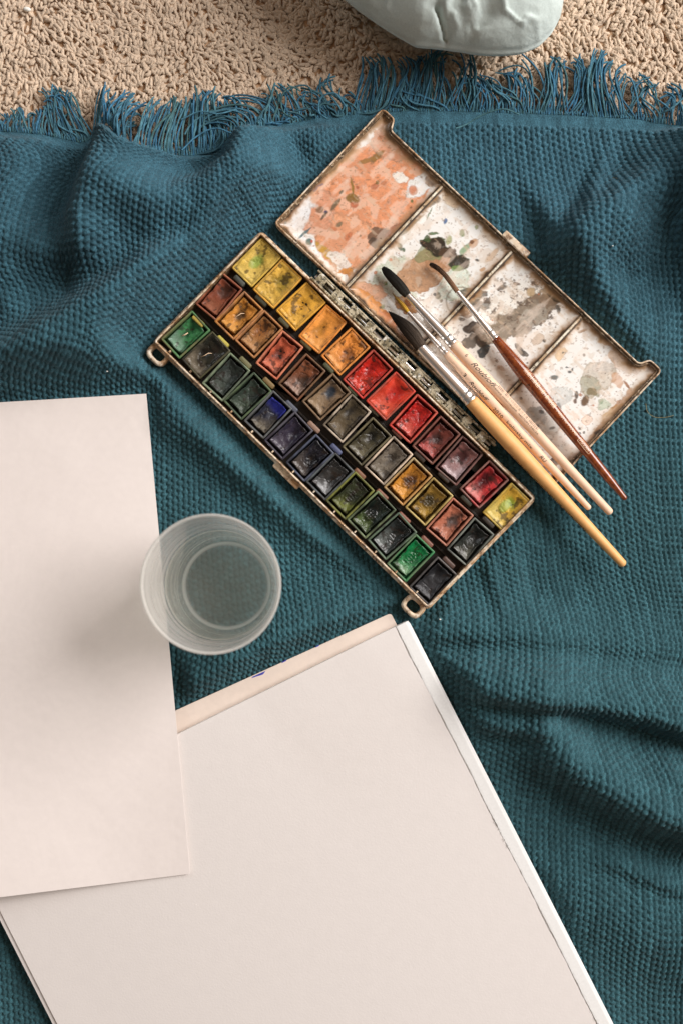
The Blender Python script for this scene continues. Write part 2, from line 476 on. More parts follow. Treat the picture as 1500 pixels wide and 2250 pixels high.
def ridge_h(X, Y):
    H = np.zeros(X.shape)
    for R in RIDGES:
        Q = [(P(x, y)[0], P(x, y)[1], h, a / S, b / S) for x, y, h, a, b in R]
        best = np.full(X.shape, 1e9); hh = np.zeros(X.shape)
        for (a, b) in zip(Q[:-1], Q[1:]):
            ex, ey = b[0] - a[0], b[1] - a[1]; L2 = ex * ex + ey * ey
            t0 = ((X - a[0]) * ex + (Y - a[1]) * ey) / L2
            t = np.clip(t0, 0, 1)
            dx, dy = X - a[0] - t * ex, Y - a[1] - t * ey
            d = np.hypot(dx, dy)
            side = ex * dy - ey * dx        # >0: left of travel
            s = sstep(-.35, .35, side / math.sqrt(L2))
            h = a[2] + (b[2] - a[2]) * t
            w = (a[4] + (b[4] - a[4]) * t) * (1 - s) + (a[3] + (b[3] - a[3]) * t) * s
            v = 2.1 * h * np.exp(-(d / w) ** 2 * .9)
            hh = np.maximum(hh, v)
        H = np.sqrt(H * H + hh * hh + .6 * H * hh)
    return H
def blur(A, k):
    for _ in range(2):
        for ax in (0, 1):
            c = np.cumsum(np.pad(A, [(k + 1, k) if i == ax else (0, 0) for i in (0, 1)], mode='edge'), axis=ax)
            n = A.shape[ax]
            hi = np.take(c, np.arange(2 * k + 1, 2 * k + 1 + n), axis=ax); lo = np.take(c, np.arange(0, n), axis=ax)
            A = (hi - lo) / (2 * k + 1)
    return A

STEP = 0.071
xs = np.arange(-26.5, 26.5, STEP)
dep = np.arange(0, 63.5, STEP)                 # distance down from the hem
YT = (CY - 262) / S
GX = np.repeat(xs[None], len(dep), 0)
hem = (CY - hem_y(GX[0] * S + CX)) / S - YT     # per column
hem = np.convolve(np.pad(hem, 6, mode='edge'), np.ones(13) / 13, 'valid')
GD = np.repeat(dep[:, None], len(xs), 1)
GY = YT - GD + hem[None] * np.exp(-(GD / 3.2) ** 1.3)
H0 = ridge_h(GX, GY)
H0 += .35 * (fbm(GX * .16 + 3, GY * .16, 3, 2) - .4) + .16 * (fbm(GX * .45, GY * .45 + 5, 9, 2) - .5)
H0 = np.maximum(H0, -.15)
def clampto(H, d, ceil, slope=.9): return np.minimum(H, ceil + np.maximum(d, 0) * slope + .25 * np.maximum(d, 0) ** 2)
H0 = clampto(H0, polydist(GX, GY, tray_poly) - .3, .06)
H0 = clampto(H0, polydist(GX, GY, lid_poly) - .3, .06)
H0 = clampto(H0, polydist(GX, GY, pad_poly) - .45, .0)
H0 = clampto(H0, polydist(GX, GY, sheet_poly) - .45, .03)
H0 = clampto(H0, np.hypot(GX - GLASS_BASE[0], GY - GLASS_BASE[1]) - 3.1, .16)
H0 = blur(H0, 4)
H0 *= (.35 + .65 * sstep(0, 1.2, GD)) * 1.0
H0 += .10 + 0 * H0
# weave coordinates follow the length of the cloth over its folds
hx = np.gradient(H0, STEP, axis=1); hy = np.gradient(H0, STEP, axis=0)
hxb = np.clip(blur(hx, 12), -.9, .9); hyb = np.clip(blur(hy, 12), -.9, .9)
ux = np.cumsum(np.sqrt(1 + hxb ** 2), axis=1) * STEP
ux -= ux[:, len(xs) // 2][:, None]
vy = np.cumsum(np.sqrt(1 + hyb ** 2), axis=0) * STEP
sk = blur(ridge_h(GX[::4, ::4] - 2.5, GY[::4, ::4] - 1.5), 20)
sk = np.repeat(np.repeat(sk, 4, 0), 4, 1)[:GX.shape[0], :GX.shape[1]]
sk = blur(sk, 6)
H0b = blur(H0, 14)
U = ux - 0.0026 * np.clip(GD, 0, 34) ** 2 * .9 - .5 * np.sin(GD * .11) - sk * .7 - H0b * .25 + .5 * fbm(GX * .10, GY * .10, 21, 2)
Vv = vy + sk * .7 + .25 * fbm(GX * .2, GY * .2, 22, 2)
PU, PV = .355, .455
cu = U / PU; ci = np.floor(cu); fu = cu - ci - .5
cv = Vv / PV + .5 * (ci % 2) + .12 * _hash(ci, ci * 0, 5); cj = np.floor(cv); fv = cv - cj - .5
jit = _hash(ci, cj, 31); jit2 = _hash(ci + 9, cj, 33)
knot = np.clip(1 - np.abs(fu / .56) ** 2.6 - np.abs((fv + .06 * (jit - .5)) / .33) ** 2.6, 0, 1) ** .5 * (.86 + .28 * jit)
gv = np.abs(fv) - .5            # 0 midway between two knots
link = .66 * np.clip(1 - np.abs(fu / .42) ** 2.6 - np.abs(gv / .21) ** 3, 0, 1) ** .5 * (.8 + .4 * jit2)
link = link * (.86 + .14 * np.cos(fu * 2 * math.pi * 3))
W = np.maximum(knot, link)
WH = .205 * W
# plain woven band at the hem
pl = .028 * (np.sin(U * 2 * math.pi / .14) * np.sin(Vv * 2 * math.pi / .15) * .5 + .5) + .05
hb = sstep(.75, .95, GD + .08 * fbm(GX, GY, 4, 2))
WH = pl * (1 - hb) + WH * hb
# displace along the fold's normal
nl = np.sqrt(1 + hx ** 2 + hy ** 2)
CXv = GX - hx / nl * WH
CYv = GY + hy / nl * WH
CZv = H0 + WH / nl
blend = sstep(2, 30, GD + 4 * (fbm(GX * .12, GY * .12, 40, 3) - .5))[..., None]
c_top, c_bot = B(60, 97, 110), B(56, 92, 98)
ccol = c_top * (1 - blend) + c_bot * blend
tw = (.86 + .28 * _hash(ci, cj * 0 + 2, 50)) * (.84 + .32 * jit)
ccol = ccol * tw[..., None] * (1 + .10 * (fbm(GX * .8, GY * .8, 60, 3)[..., None] - .5))
nr, nc = GX.shape
idx = np.arange(nr * nc).reshape(nr, nc)
F = np.stack([idx[:-1, :-1], idx[1:, :-1], idx[1:, 1:], idx[:-1, 1:]], -1).reshape(-1, 4)
# leave out what lies deep under the pad, where nothing can ever see it
deep = (polydist(GX, GY, offset(pad_poly, 0)) < -3)
F = F[~deep.ravel()[F].all(1)]
cloth_v = np.stack([CXv, CYv, CZv], -1).reshape(-1, 3)
blanket = mesh('throw_blanket', cloth_v, F, M['cloth'], None, ccol.reshape(-1, 3))
tag(blanket, 'teal blue waffle-woven throw with a frayed fringe, crumpled over the beige carpet', 'blanket')
def cloth_z(x, y):
    j = int(np.clip(round((x + 26.5) / STEP), 0, nc - 1))
    i = int(np.argmin(np.abs(GY[:, j] - y)))
    return CZv[i, j]

# fringe: clumps of (base px range, tip px, tip spread, curl, strands, lift)
CL = [(-40, 20, (-20, 240), 40, .3, 16, .3), (10, 60, (25, 236), 30, .35, 15, .3), (50, 100, (70, 232), 30, .4, 15, .3), (90, 140, (105, 222), 24, .5, 12, .35),
      (120, 215, (122, 186), 20, .35, 26, .5), (140, 200, (150, 200), 16, .3, 12, .6), (170, 205, (150, 240), 30, 1.0, 6, .4),
      (205, 262, (236, 184), 10, .25, 12, .9), (215, 270, (268, 200), 26, .4, 16, .9), (240, 285, (292, 205), 20, .5, 12, .8),
      (262, 300, (315, 226), 12, .6, 8, .5), (270, 305, (290, 265), 22, .9, 9, .3),
      (300, 350, (352, 214), 14, .25, 14, .5), (335, 380, (380, 212), 12, .2, 15, .5), (370, 425, (408, 213), 14, .25, 17, .5), (320, 420, (370, 250), 50, .6, 8, .5),
      (420, 470, (432, 192), 10, .3, 14, .8), (440, 500, (470, 195), 12, .3, 16, .8), (470, 520, (500, 213), 16, .4, 14, .7), (430, 520, (470, 250), 40, 1.2, 10, .9),
      (510, 600, (420, 292), 26, .5, 16, .6), (520, 620, (505, 214), 10, .5, 14, .6), (560, 660, (600, 184), 10, .6, 16, .6), (600, 680, (610, 205), 22, 1.0, 12, .5),
      (560, 700, (545, 262), 40, 1.1, 12, .7), (640, 720, (640, 176), 20, 1.5, 8, .6), (660, 740, (668, 196), 12, .8, 12, .6), (690, 760, (700, 218), 26, 1.8, 12, .6),
      (720, 790, (722, 164), 12, .7, 10, .7), (740, 800, (745, 190), 16, 1.0, 8, .6),
      (770, 830, (806, 124), 10, .3, 14, .8), (800, 850, (835, 118), 10, .3, 14, .8), (780, 860, (870, 160), 16, .8, 8, .5),
      (850, 900, (890, 122), 14, .25, 16, .7), (870, 930, (920, 120), 14, .25, 16, .7), (900, 960, (945, 110), 10, .25, 16, .9), (930, 990, (972, 108), 8, .3, 14, .9),
      (880, 990, (880, 170), 26, 1.0, 10, .6), (960, 1040, (1024, 116), 10, .3, 12, .8), (990, 1080, (1010, 150), 22, .5, 14, .7),
      (1010, 1110, (1040, 160), 18, .5, 20, .8), (1040, 1150, (1062, 168), 18, .5, 20, .8), (1080, 1180, (1100, 150), 18, .8, 12, .6), (1110, 1190, (1135, 152), 18, .8, 12, .6),
      (1150, 1200, (1150, 120), 8, .5, 3, .6), (1170, 1230, (1206, 124), 8, .25, 14, .8), (1190, 1250, (1222, 128), 16, .4, 12, .7), (1220, 1270, (1255, 120), 8, .4, 8, .6),
      (1240, 1290, (1272, 122), 8, .4, 8, .6), (1250, 1330, (1295, 150), 22, 1.0, 10, .5), (1280, 1340, (1312, 112), 9, .3, 20, .9), (1300, 1370, (1330, 125), 12, .35, 18, .9),
      (1330, 1400, (1360, 158), 14, .7, 12, .7), (1360, 1450, (1392, 160), 16, .9, 12, .6), (1400, 1470, (1430, 172), 18, 1.0, 10, .5), (1440, 1500, (1470, 180), 18, .5, 14, .5),
      (1470, 1530, (1495, 186), 14, .4, 12, .5), (1500, 1560, (1530, 190), 14, .4, 8, .5)]
paths = []
K = 16
for (b0, b1, (tx, ty), spr, curl, n, lift) in CL:
    cb1, cb2 = rnd.gauss(0, .22) * (curl + .3), rnd.gauss(0, .30) * (curl + .3)
    n = int(n * .72)
    for i in range(n):
        f = (i + .5) / n
        bpx = b0 + (b1 - b0) * f + rnd.uniform(-2, 2)
        x0 = (bpx - CX) / S; y0 = (CY - hem_y(bpx)) / S + .02
        z0 = cloth_z(x0, y0 - .05) - .03
        w = (f - .5) * .9 + rnd.gauss(0, .42)
        tip = P(tx + (spr + 6) * w + .10 * (bpx - (b0 + b1) / 2), ty + abs(rnd.gauss(0, 14)) + spr * .2 * abs(w), .25)
        p0 = np.array([x0, y0, z0]); p3 = np.array([tip[0], tip[1], .0])
        L = np.linalg.norm(p3 - p0)
        d = (p3 - p0) / max(L, 1e-6)
        s = np.array([-d[1], d[0], 0])
        out = np.array([0, 1, 0])
        bend = (cb1 + rnd.gauss(0, .16) * curl) * L
        bend2 = (cb2 + rnd.gauss(0, .20) * curl) * L
        p1 = p0 + out * L * .35 + s * bend + [0, 0, lift * rnd.uniform(.5, 1.1)]
        p2 = p0 + (p3 - p0) * rnd.uniform(.6, .85) + s * bend2 + [0, 0, lift * rnd.uniform(.4, 1.2)]
        p3 = p3 + [0, 0, rnd.uniform(0, .5) + .3 * lift]
        t = np.linspace(0, 1, K)[:, None]
        q = (1 - t) ** 3 * p0 + 3 * t * (1 - t) ** 2 * p1 + 3 * t * t * (1 - t) * p2 + t ** 3 * p3
        ph = rnd.uniform(0, 6.28); a = .09 * curl + .035
        q = q + s * (np.sin(t * 7 + ph) - math.sin(ph)) * a * t
        if rnd.random() < .30:      # the end flops over
            k_ = np.clip((t - .72) / .28, 0, 1) ** 1.5; g_ = rnd.choice((-1, 1)) * rnd.uniform(.15, .6)
            q = q + s * g_ * k_ - d * abs(g_) * .7 * k_ ** 2
        paths.append(q)
# short upright ends along the whole hem, where each warp thread leaves the weave
for bpx in np.arange(-40, 1545, 5.6):
    x0 = (bpx - CX) / S; y0 = (CY - hem_y(bpx)) / S + .02
    z0 = cloth_z(x0, y0 - .05) - .03
    L = rnd.uniform(.12, .6)
    t = np.linspace(0, 1, K)[:, None]
    p0 = np.array([x0, y0, z0])
    lean = rnd.gauss(0, .12) + .25 * (vnoise(bpx * .01, 0, 3) - .5)
    p3 = p0 + [lean * L, L, -.05]
    p1 = p0 + [0, L * .4, .12]; p2 = p0 + [lean * L * .4, L * .75, .12]
    paths.append((1 - t) ** 3 * p0 + 3 * t * (1 - t) ** 2 * p1 + 3 * t * t * (1 - t) * p2 + t ** 3 * p3)
# a few long strays lying back over the weave
for pts in ([(560, 300), (520, 296), (470, 282), (432, 300), (400, 330)], [(1140, 252), (1110, 240), (1060, 252), (1020, 275), (1000, 282)], [(1500, 215), (1470, 240), (1450, 250)],
            [(520, 240), (480, 250), (440, 245), (400, 262)], [(660, 200), (640, 190), (618, 215), (622, 245), (650, 262)], [(760, 235), (735, 205), (705, 215), (700, 245), (720, 262)]):
    paths.append(catmull([P(x, y, 1.1 + .25 * math.sin(i * 1.7)) for i, (x, y) in enumerate(pts)], K))
paths = np.array(paths)
rad = np.full(paths.shape[:2], .068) * rng.uniform(.8, 1.15, (len(paths), 1))
rad[:, -1] *= .8
SD = 6
FV, FF = many_tubes(paths, rad, SD)
base = B(56, 98, 122) * (0.7 + .7 * rng.random((len(paths), 1, 1, 1)))
gre = (B(76, 112, 116) - B(56, 98, 122)) * rng.random((len(paths), 1, 1, 1))
ply = .75 + .5 * ((np.arange(K)[None, :, None, None] * 2 + np.arange(SD)[None, None, :, None]) % 6 < 3)
fc = np.clip((base + gre) * ply, .003, .8) * np.ones((1, 1, 1, 3))
fo = mesh('fringe', FV, FF, M['fringe'], blanket, fc.reshape(-1, 3))
fo['kind'] = 'stuff'

# ------------------------------------------------------------------ carpet
cv_ = np.array([[-60, -70, -.37], [60, -70, -.37], [60, 60, -.37], [-60, 60, -.37]])
carpet = tag(mesh('carpet', cv_, [(0, 1, 2, 3)], M['carpet'], smooth=False), 'beige curly pile carpet under the blanket and the cushion', kind='structure')
gx, gy = np.meshgrid(np.arange(-25.5, 25.5, .215), np.arange(22.5, 38.2, .27))
gx = gx + rng.uniform(-.16, .16, gx.shape); gy = gy + rng.uniform(-.2, .2, gy.shape)
gx = gx.ravel(); gy = gy.ravel(); n = len(gx)
keep = (gy > (CY - hem_y(gx * S + CX)) / S - 3.2)
gx, gy = gx[keep], gy[keep]; n = len(gx)
ang = -1.57 + 1.5 * (fbm(gx * .35, gy * .35, 70, 2) - .5) * 2.2 + rng.normal(0, .55, n)
Lh = rng.uniform(.55, 1.25, n)
K2 = 6
t = np.linspace(0, 1, K2)[None, :]
cur = rng.normal(0, 1.6, n)[:, None]
th = ang[:, None] + cur * (t - .3)
dx = np.cumsum(np.cos(th), 1) * (Lh / K2)[:, None]; dy = np.cumsum(np.sin(th), 1) * (Lh / K2)[:, None]
zt = -.42 + .22 * np.sin(np.clip(t * 1.25, 0, 1) * math.pi * .62) + .22 * (fbm(gx * .6, gy * .6, 72, 2)[:, None] - .5) + rng.uniform(-.06, .06, n)[:, None]
pth = np.stack([gx[:, None] + dx, gy[:, None] + dy, zt], -1)
rr = (.112 * rng.uniform(.75, 1.35, n))[:, None] * (np.sin(np.clip(t * .92 + .08, 0, 1) * math.pi) ** .35 + .02) * (1 + .12 * np.sin(t * 16 + rng.uniform(0, 6, n)[:, None]))
PVv, PF = many_tubes(pth, rr, 6)
pc = B(210, 184, 158) * (.86 + .26 * rng.random((n, 1, 1, 1))) * np.ones((1, K2, 6, 1))
pc = pc * (1 + .10 * (fbm(gx * .15, gy * .15, 75, 3)[:, None, None, None] - .5)) + 0 * pc
po = mesh('carpet_pile', PVv, PF, M['pile'], carpet, np.clip(pc.reshape(-1, 3), 0, .85))
po['kind'] = 'stuff'

# ------------------------------------------------------------------ cushion
def cushion():
    zc = 4.2
    cen = P(1010, -330, zc)
    out_px = [(640, -160), (700, -70), (765, 0), (812, 35), (852, 62), (885, 82), (914, 98), (948, 101), (978, 104), (1015, 109), (1060, 116), (1110, 117), (1150, 113),
              (1185, 98), (1212, 72), (1230, 36), (1236, -10), (1245, -120), (1330, -330), (1360, -520), (1280, -700), (1000, -760), (760, -680), (640, -480), (600, -300)]
    o = np.array([P(x, y, zc)[:2] for x, y in out_px])
    A = np.arctan2(o[:, 1] - cen[1], o[:, 0] - cen[0]); R = np.hypot(o[:, 0] - cen[0], o[:, 1] - cen[1])
    k = np.argsort(A); A = A[k]; R = R[k]
    NA, NR = 420, 110
    th = np.linspace(-math.pi, math.pi, NA, endpoint=False)
    # finer angles where the photograph looks
    th = th + .0 * th
    Rt = np.interp(th, np.r_[A[-1] - 2 * math.pi, A, A[0] + 2 * math.pi], np.r_[R[-1], R, R[0]])
    t = np.linspace(0, 1, NR) ** .6
    TT, RR = np.meshgrid(t, Rt, indexing='ij'); TH = np.repeat(th[None], NR, 0)
    X = cen[0] + TT * RR * np.cos(TH); Y = cen[1] + TT * RR * np.sin(TH)
    up = 4.6 * (1 - TT ** 2.6) ** .5
    px, py = PX(X, Y, zc + 2)
    def dline(a, b):
        ex, ey = b[0] - a[0], b[1] - a[1]
        u = np.clip(((px - a[0]) * ex + (py - a[1]) * ey) / (ex * ex + ey * ey), 0, 1)
        return np.hypot(px - a[0] - u * ex, py - a[1] - u * ey), u
    edge = np.clip((1 - TT) * 8, 0, 1) ** .5
    for a, b, w, h in [((960, 24), (982, 62), 5, -1.3), ((982, 62), (996, 84), 5, -1.2), ((915, 94), (990, 0), 15, .30), ((1010, 90), (1070, 34), 17, -.55),
                       ((985, 88), (1075, 94), 10, -.75), ((1075, 94), (1200, 58), 12, -.35), ((1200, 58), (1232, 20), 12, -.3), ((840, -10), (800, 40), 26, -.5), ((930, 40), (880, -60), 30, .3), ((1120, -20), (1040, 60), 40, .3),
                       ((1000, 100), (1025, 106), 8, .3), ((1050, 105), (1085, 110), 9, .35)]:
        d, u = dline(a, b)
        up = up + h * np.exp(-(d / w) ** 2) * edge
    up += .25 * (fbm(X * .35, Y * .35, 90, 3) - .5) * edge
    rd = np.abs(fbm(X * .55 + Y * .25, Y * .45 - X * .2, 93, 3) - .5)
    up += .30 * np.exp(-(rd / .035) ** 2) * edge * sstep(.55, .8, TT)
    top = np.stack([X, Y, zc + up], -1)
    bot = np.stack([X, Y, zc - 4.4 * (1 - TT ** 2.6) ** .5], -1)
    V = np.vstack([top.reshape(-1, 3), bot.reshape(-1, 3)])
    F = []
    I = np.arange(NR * NA).reshape(NR, NA)
    J = np.roll(I, -1, 1)
    q1 = np.stack([I[:-1], I[1:], J[1:], J[:-1]], -1).reshape(-1, 4)
    o2 = NR * NA
    q2 = q1[:, ::-1] + o2
    q3 = np.stack([I[-1], I[-1] + o2, J[-1] + o2, J[-1]], -1)
    F = np.vstack([q1, q2, q3])
    ob = mesh('cushion', V, F, M['cushion'], None, None, True, loc=(cen[0], cen[1], -.2))
    tag(ob, 'plump pale sage green cushion with creased corner, on the carpet above the fringe', 'cushion')
cushion()

# ------------------------------------------------------------------ loose sheet and pad of paper
def sheet_mesh(name, c, zf, mat, parent, thick=.03, nu=60, nv=60, edge=None, loc=None, polyscale=None):
    "c: corner px tl,tr,br,bl at z=1; zf(u,v) gives the height"
    u, v = np.meshgrid(np.linspace(0, 1, nu), np.linspace(0, 1, nv))
    tl, tr, br, bl = [np.array(q, float) for q in c]
    pxy = ((1 - u) * (1 - v))[..., None] * tl + (u * (1 - v))[..., None] * tr + (u * v)[..., None] * br + ((1 - u) * v)[..., None] * bl
    if edge is not None: pxy = pxy + edge(u, v)
    z = zf(u, v, pxy)
    k = (1 - z / D) / S
    X = (pxy[..., 0] - CX) * k; Y = (CY - pxy[..., 1]) * k
    top = np.stack([X, Y, z], -1).reshape(-1, 3); bot = top - [0, 0, thick]
    I = np.arange(nu * nv).reshape(nv, nu)
    q = np.stack([I[:-1, :-1], I[1:, :-1], I[1:, 1:], I[:-1, 1:]], -1).reshape(-1, 4)
    n = nu * nv
    per = np.r_[I[0, :], I[1:, -1], I[-1, -2::-1], I[-2:0:-1, 0]]
    nx = np.roll(per, -1)
    side = np.stack([per, nx, nx + n, per + n], -1)
    return mesh(name, np.vstack([top, bot]), np.vstack([q, q[:, ::-1] + n, side]), mat, parent, None, False, loc)

def z_sheet(u, v, pxy):
    y = pxy[..., 1]; x = pxy[..., 0]
    z = .52 + .85 * sstep(1180, 1620, y)
    z = z + .12 * np.sin(x * .006 + 1) * sstep(1000, 1300, y) * (1 - sstep(350, 420, x))
    z = z + 1.5 * sstep(1500, 2000, y) * sstep(330, -250, x)
    return z + .02
sh = sheet_mesh('loose_sheet', [(-700, 925), (322, 865), (418, 1920), (-700, 2058)], z_sheet, M['sheet'], None, .035, 90, 90, loc=P(100, 1400, .4))
tag(sh, 'loose white sheet of smooth paper lying over the corner of the pad, beside the glass', 'paper sheet')

pad = thing('watercolour_pad', 'thick white watercolour paper pad with torn top sheet, lying below the paint box', 'paper pad', P(650, 2100, .35))
RD = np.array([442., 872.]) / math.hypot(442, 872)      # along the right edge, downwards (px)
LD = np.array([-473., 234.]) / math.hypot(473, 234)     # along the top edge, to the left
def quad(tr, w, h): tr = np.array(tr, float); return [tr + LD * w, tr, tr + RD * h, tr + LD * w + RD * h]
def slabpx(name, q, z0, z1, mat, r=.25, bev=.02):
    z = z1
    pl_ = [P(x, y, z)[:2] for x, y in q][::-1]
    V, F = slab(rpoly(pl_, r, 4), z0, z1, bev)
    return mesh(name, V, F, mat, pad, None, False)
LC = np.array([-467., 212.]) / math.hypot(467, 212); ct = np.array([858., 1347.])
slabpx('cover_board', [ct + LC * 1040, ct, ct + RD * 1450, ct + LC * 1040 + RD * 1450], .38, .52, M['board'], .25)
slabpx('paper_block', quad((897, 1363), 1086, 1400), .53, 1.04, M['padedge'], .3, .05)
def zt_(u, v, pxy): return 1.13 + .06 * np.sin(u * 3 + v * 2) * np.sin(v * 3.0) + .03 * (u > 2)
def tear(u, v):
    s = v * 1400
    j = 2.6 * (fbm(s * .012, s * 0, 5, 4) - .5) + 1.2 * (fbm(s * .09, s * 0 + 3, 6, 3) - .5)
    w = sstep(.97, 1, u)
    e = np.zeros(u.shape + (2,)); e[..., 0] = j * 2.2 * w; e[..., 1] = 0
    # slight wave of the top edge
    e[..., 1] += (1 - sstep(0, .03, v)) * 1.2 * (fbm(u * 9, v * 0, 8, 3) - .5)
    return e
us = sheet_mesh('under_sheet', quad((866, 1380), 1062, 1390), lambda u, v, p: 1.085 + .0 * u, M['pad'], pad, .02, 30, 30)
ts = sheet_mesh('top_sheet', quad((868, 1377), 1056, 1390), lambda u, v, p: 1.15 + .05 * np.sin(v * 5) * sstep(.6, 0, u) + .02 * np.sin(u * 5) + .05 * sstep(.0, .5, v) * sstep(.1, 0, u), M['pad'], pad, .025, 160, 500, edge=tear)
# raised binding strip with a torn inner edge
def strip_edge(u, v):
    q = v * 1390
    j = 2.2 * (fbm(q * .006, q * 0, 5, 4) - .5) + 1.3 * (fbm(q * .07, q * 0 + 3, 6, 3) - .5)
    e = np.zeros(u.shape + (2,)); e[..., 0] = j * 1.8 * sstep(.25, 0, u)
    return e
sheet_mesh('binding_strip', quad((896, 1364), 29, 1396), lambda u, v, p: 1.152 - .05 * sstep(.75, 1, u) - .02 * sstep(.12, 0, u) * fbm(v * 300, u * 0, 8, 2), M['padedge'], pad, .12, 14, 700, edge=strip_edge)
mb = MB()
for k in range(420):
    q = rnd.uniform(20, 1000)
    if vnoise(q * .012, 1, 44) < .66: continue
    p = np.array([871., 1377.]) + RD * q + np.array([rnd.uniform(-1.8, .8) - .5, 0])
    a = P(p[0], p[1], 1.185); L = rnd.uniform(.04, .16)
    d = np.array([RD[0], -RD[1], 0]) * L + np.array([rnd.uniform(-.03, .03), rnd.uniform(-.03, .03), .01])
    V, F_ = tube([a, a + d * .5 + [0, 0, .01], a + d], [.008, .014, .005], 4)
    mb.add(V, F_)
o = mb.build('torn_fibres', new_mat('torn_glue_fibres', B(186, 180, 172), rough=.9), pad); o['kind'] = 'stuff'
# blue ink mark on the edge of the board
q = [(553, 1490), (555, 1487), (584, 1474), (578, 1482)]
V, F_ = slab(np.array([P(x, y, .53)[:2] for x, y in q])[::-1], .521, .527, .002)
mesh('ink_mark', V, F_, M['ink'], pad, None, False)
for (x, y, L) in ((619, 1457, 10), (693, 1423, 8)):
    q = [(x, y), (x + 1, y - 2.5), (x + L, y - L * .45 - 3), (x + L, y - L * .45)]
    V, F_ = slab(np.array([P(a, b, .53)[:2] for a, b in q])[::-1], .521, .527, .002)
    mesh('ink_mark', V, F_, M['ink'], pad, None, False)

# ------------------------------------------------------------------ paint box
box = thing('paint_box', 'old cream plastic watercolour box lying open, hinged lid used as stained mixing palette', 'paint box', (TRAY_C[0], TRAY_C[1], .2))
outer = densify(rpoly(rect(0, 0, 2 * TRAY_HX, 2 * TRAY_HY), .35, 6), .5)
prof = [(.25, .22), (.05, .34), (-.04, .95), (-.10, .99), (-.10, 1.08), (-.03, 1.12), (.06, 1.13), (.07, 1.53), (.10, 1.585), (.15, 1.60), (.19, 1.585), (.215, 1.53)]
V, F_ = loft([z3(offset(outer, d), z) for d, z in prof], True, True, False)
mesh('tray_wall', T2W(V), F_, M['case'], box)
V, F_ = loft([z3(offset(outer, d), z) for d, z in [(.215, 1.53), (.27, .9), (.30, .42)]], True, False, False)
mesh('tray_lining', T2W(V), F_, M['ledge'], box)
V, F_ = loft([z3(offset(outer, .295), .44), z3(offset(outer, 1.5), .43)], True, False, True)
mesh('tray_floor', T2W(V), F_, M['inner'], box, None, False)
# finger loops on the outer long side
for hpx in ((342, 773), (912, 1337)):
    hx_, hy_ = W2T(*P(hpx[0], hpx[1], 1.0)[:2])
    cy_ = min(hy_, -TRAY_HY - .34)
    sgn = -1 if hx_ < 0 else 1
    hx_ = sgn * (TRAY_HX - .78)
    n = 48
    a = np.linspace(0, 2 * math.pi, n, endpoint=False)
    def sup(w, h, cx, cy, e=3.2): 
        return np.stack([cx + w * np.sign(np.cos(a)) * np.abs(np.cos(a)) ** (2 / e), cy + h * np.sign(np.sin(a)) * np.abs(np.sin(a)) ** (2 / e)], 1)
    L = [z3(sup(.50, .33, hx_, cy_), .5), z3(sup(.50, .33, hx_, cy_), 1.12), z3(sup(.54, .37, hx_, cy_), 1.18), z3(sup(.66, .50, hx_, cy_), 1.20),
         z3(sup(.76, .60, hx_, cy_), 1.14), z3(sup(.80, .64, hx_, cy_), 1.0), z3(sup(.76, .60, hx_, cy_), .5), z3(sup(.50, .33, hx_, cy_), .5)]
    V, F_ = loft(L)
    mesh('finger_loop', T2W(V), F_, M['case'], box)
# catch on the outer long side
cxy = W2T(*P(629, 1046, .9)[:2])
V, F_ = slab(rpoly(rect(cxy[0], -TRAY_HY - .10, 2.3, .55), .12, 3), .55, 1.2, .06)
mesh('catch', T2W(V), F_, M['case'], box)
# small locating nubs inside the outer wall
for k in range(13):
    x = -11.6 + k * 1.93
    V, F_ = slab(rpoly(rect(x, -TRAY_HY + .36, .10, .18), .03, 2), .9, 1.5, .02)
    mesh('locating_nub', T2W(V), F_, M['case'], box, None, False)
# retaining clips between the rows
CLP = [((436, 705), (196, 172, 84)), ((489, 750), (176, 160, 70)), ((539, 796), (112, 106, 72)), ((590, 841), (124, 100, 62)), ((640, 893), (84, 86, 96)), ((689, 938), (140, 110, 92)),
       ((738, 987), (76, 80, 106)), ((790, 1041), (124, 84, 60)), ((839, 1087), (128, 84, 62)), ((887, 1138), (126, 78, 60)), ((937, 1190), (118, 76, 60)), ((985, 1236), (84, 62, 52)),
       ((526, 617), (70, 70, 62)), ((574, 660), (66, 64, 48)), ((624, 708), (84, 80, 56)), ((673, 757), (88, 80, 48)), ((722, 808), (84, 84, 60)), ((776, 858), (96, 104, 80)),
       ((822, 902), (92, 84, 66)), ((873, 952), (116, 76, 62)), ((922, 1003), (60, 50, 42)), ((975, 1048), (70, 60, 52)), ((1024, 1100), (64, 60, 48)), ((1072, 1147), (60, 52, 44))]
for (px_, py_), c in CLP:
    w = P(px_, py_, 1.25); lx, ly = W2T(w[0], w[1])
    V, F_ = slab(rpoly(rect(lx, ly, .98 + rnd.uniform(-.06, .06), .36), .13, 4), .6, 1.32 + rnd.uniform(-.05, .05), .09)
    V = T2W(V)
    cc = np.clip(B(c) * (.75 + .5 * fbm(V[:, 0:1] * 4, V[:, 1:2] * 4, 12, 3)), 0, 1)
    mesh('retaining_clip', V, F_, M['pan'], box, cc)
# two partition strips on the tray floor under the clips
for ly in (1.66, -1.70):
    V, F_ = slab(rpoly(rect(0, ly, 24.6, .16), .05, 2), .44, .8, .03)
    mesh('partition_strip', T2W(V), F_, M['inner'], box, None, False)

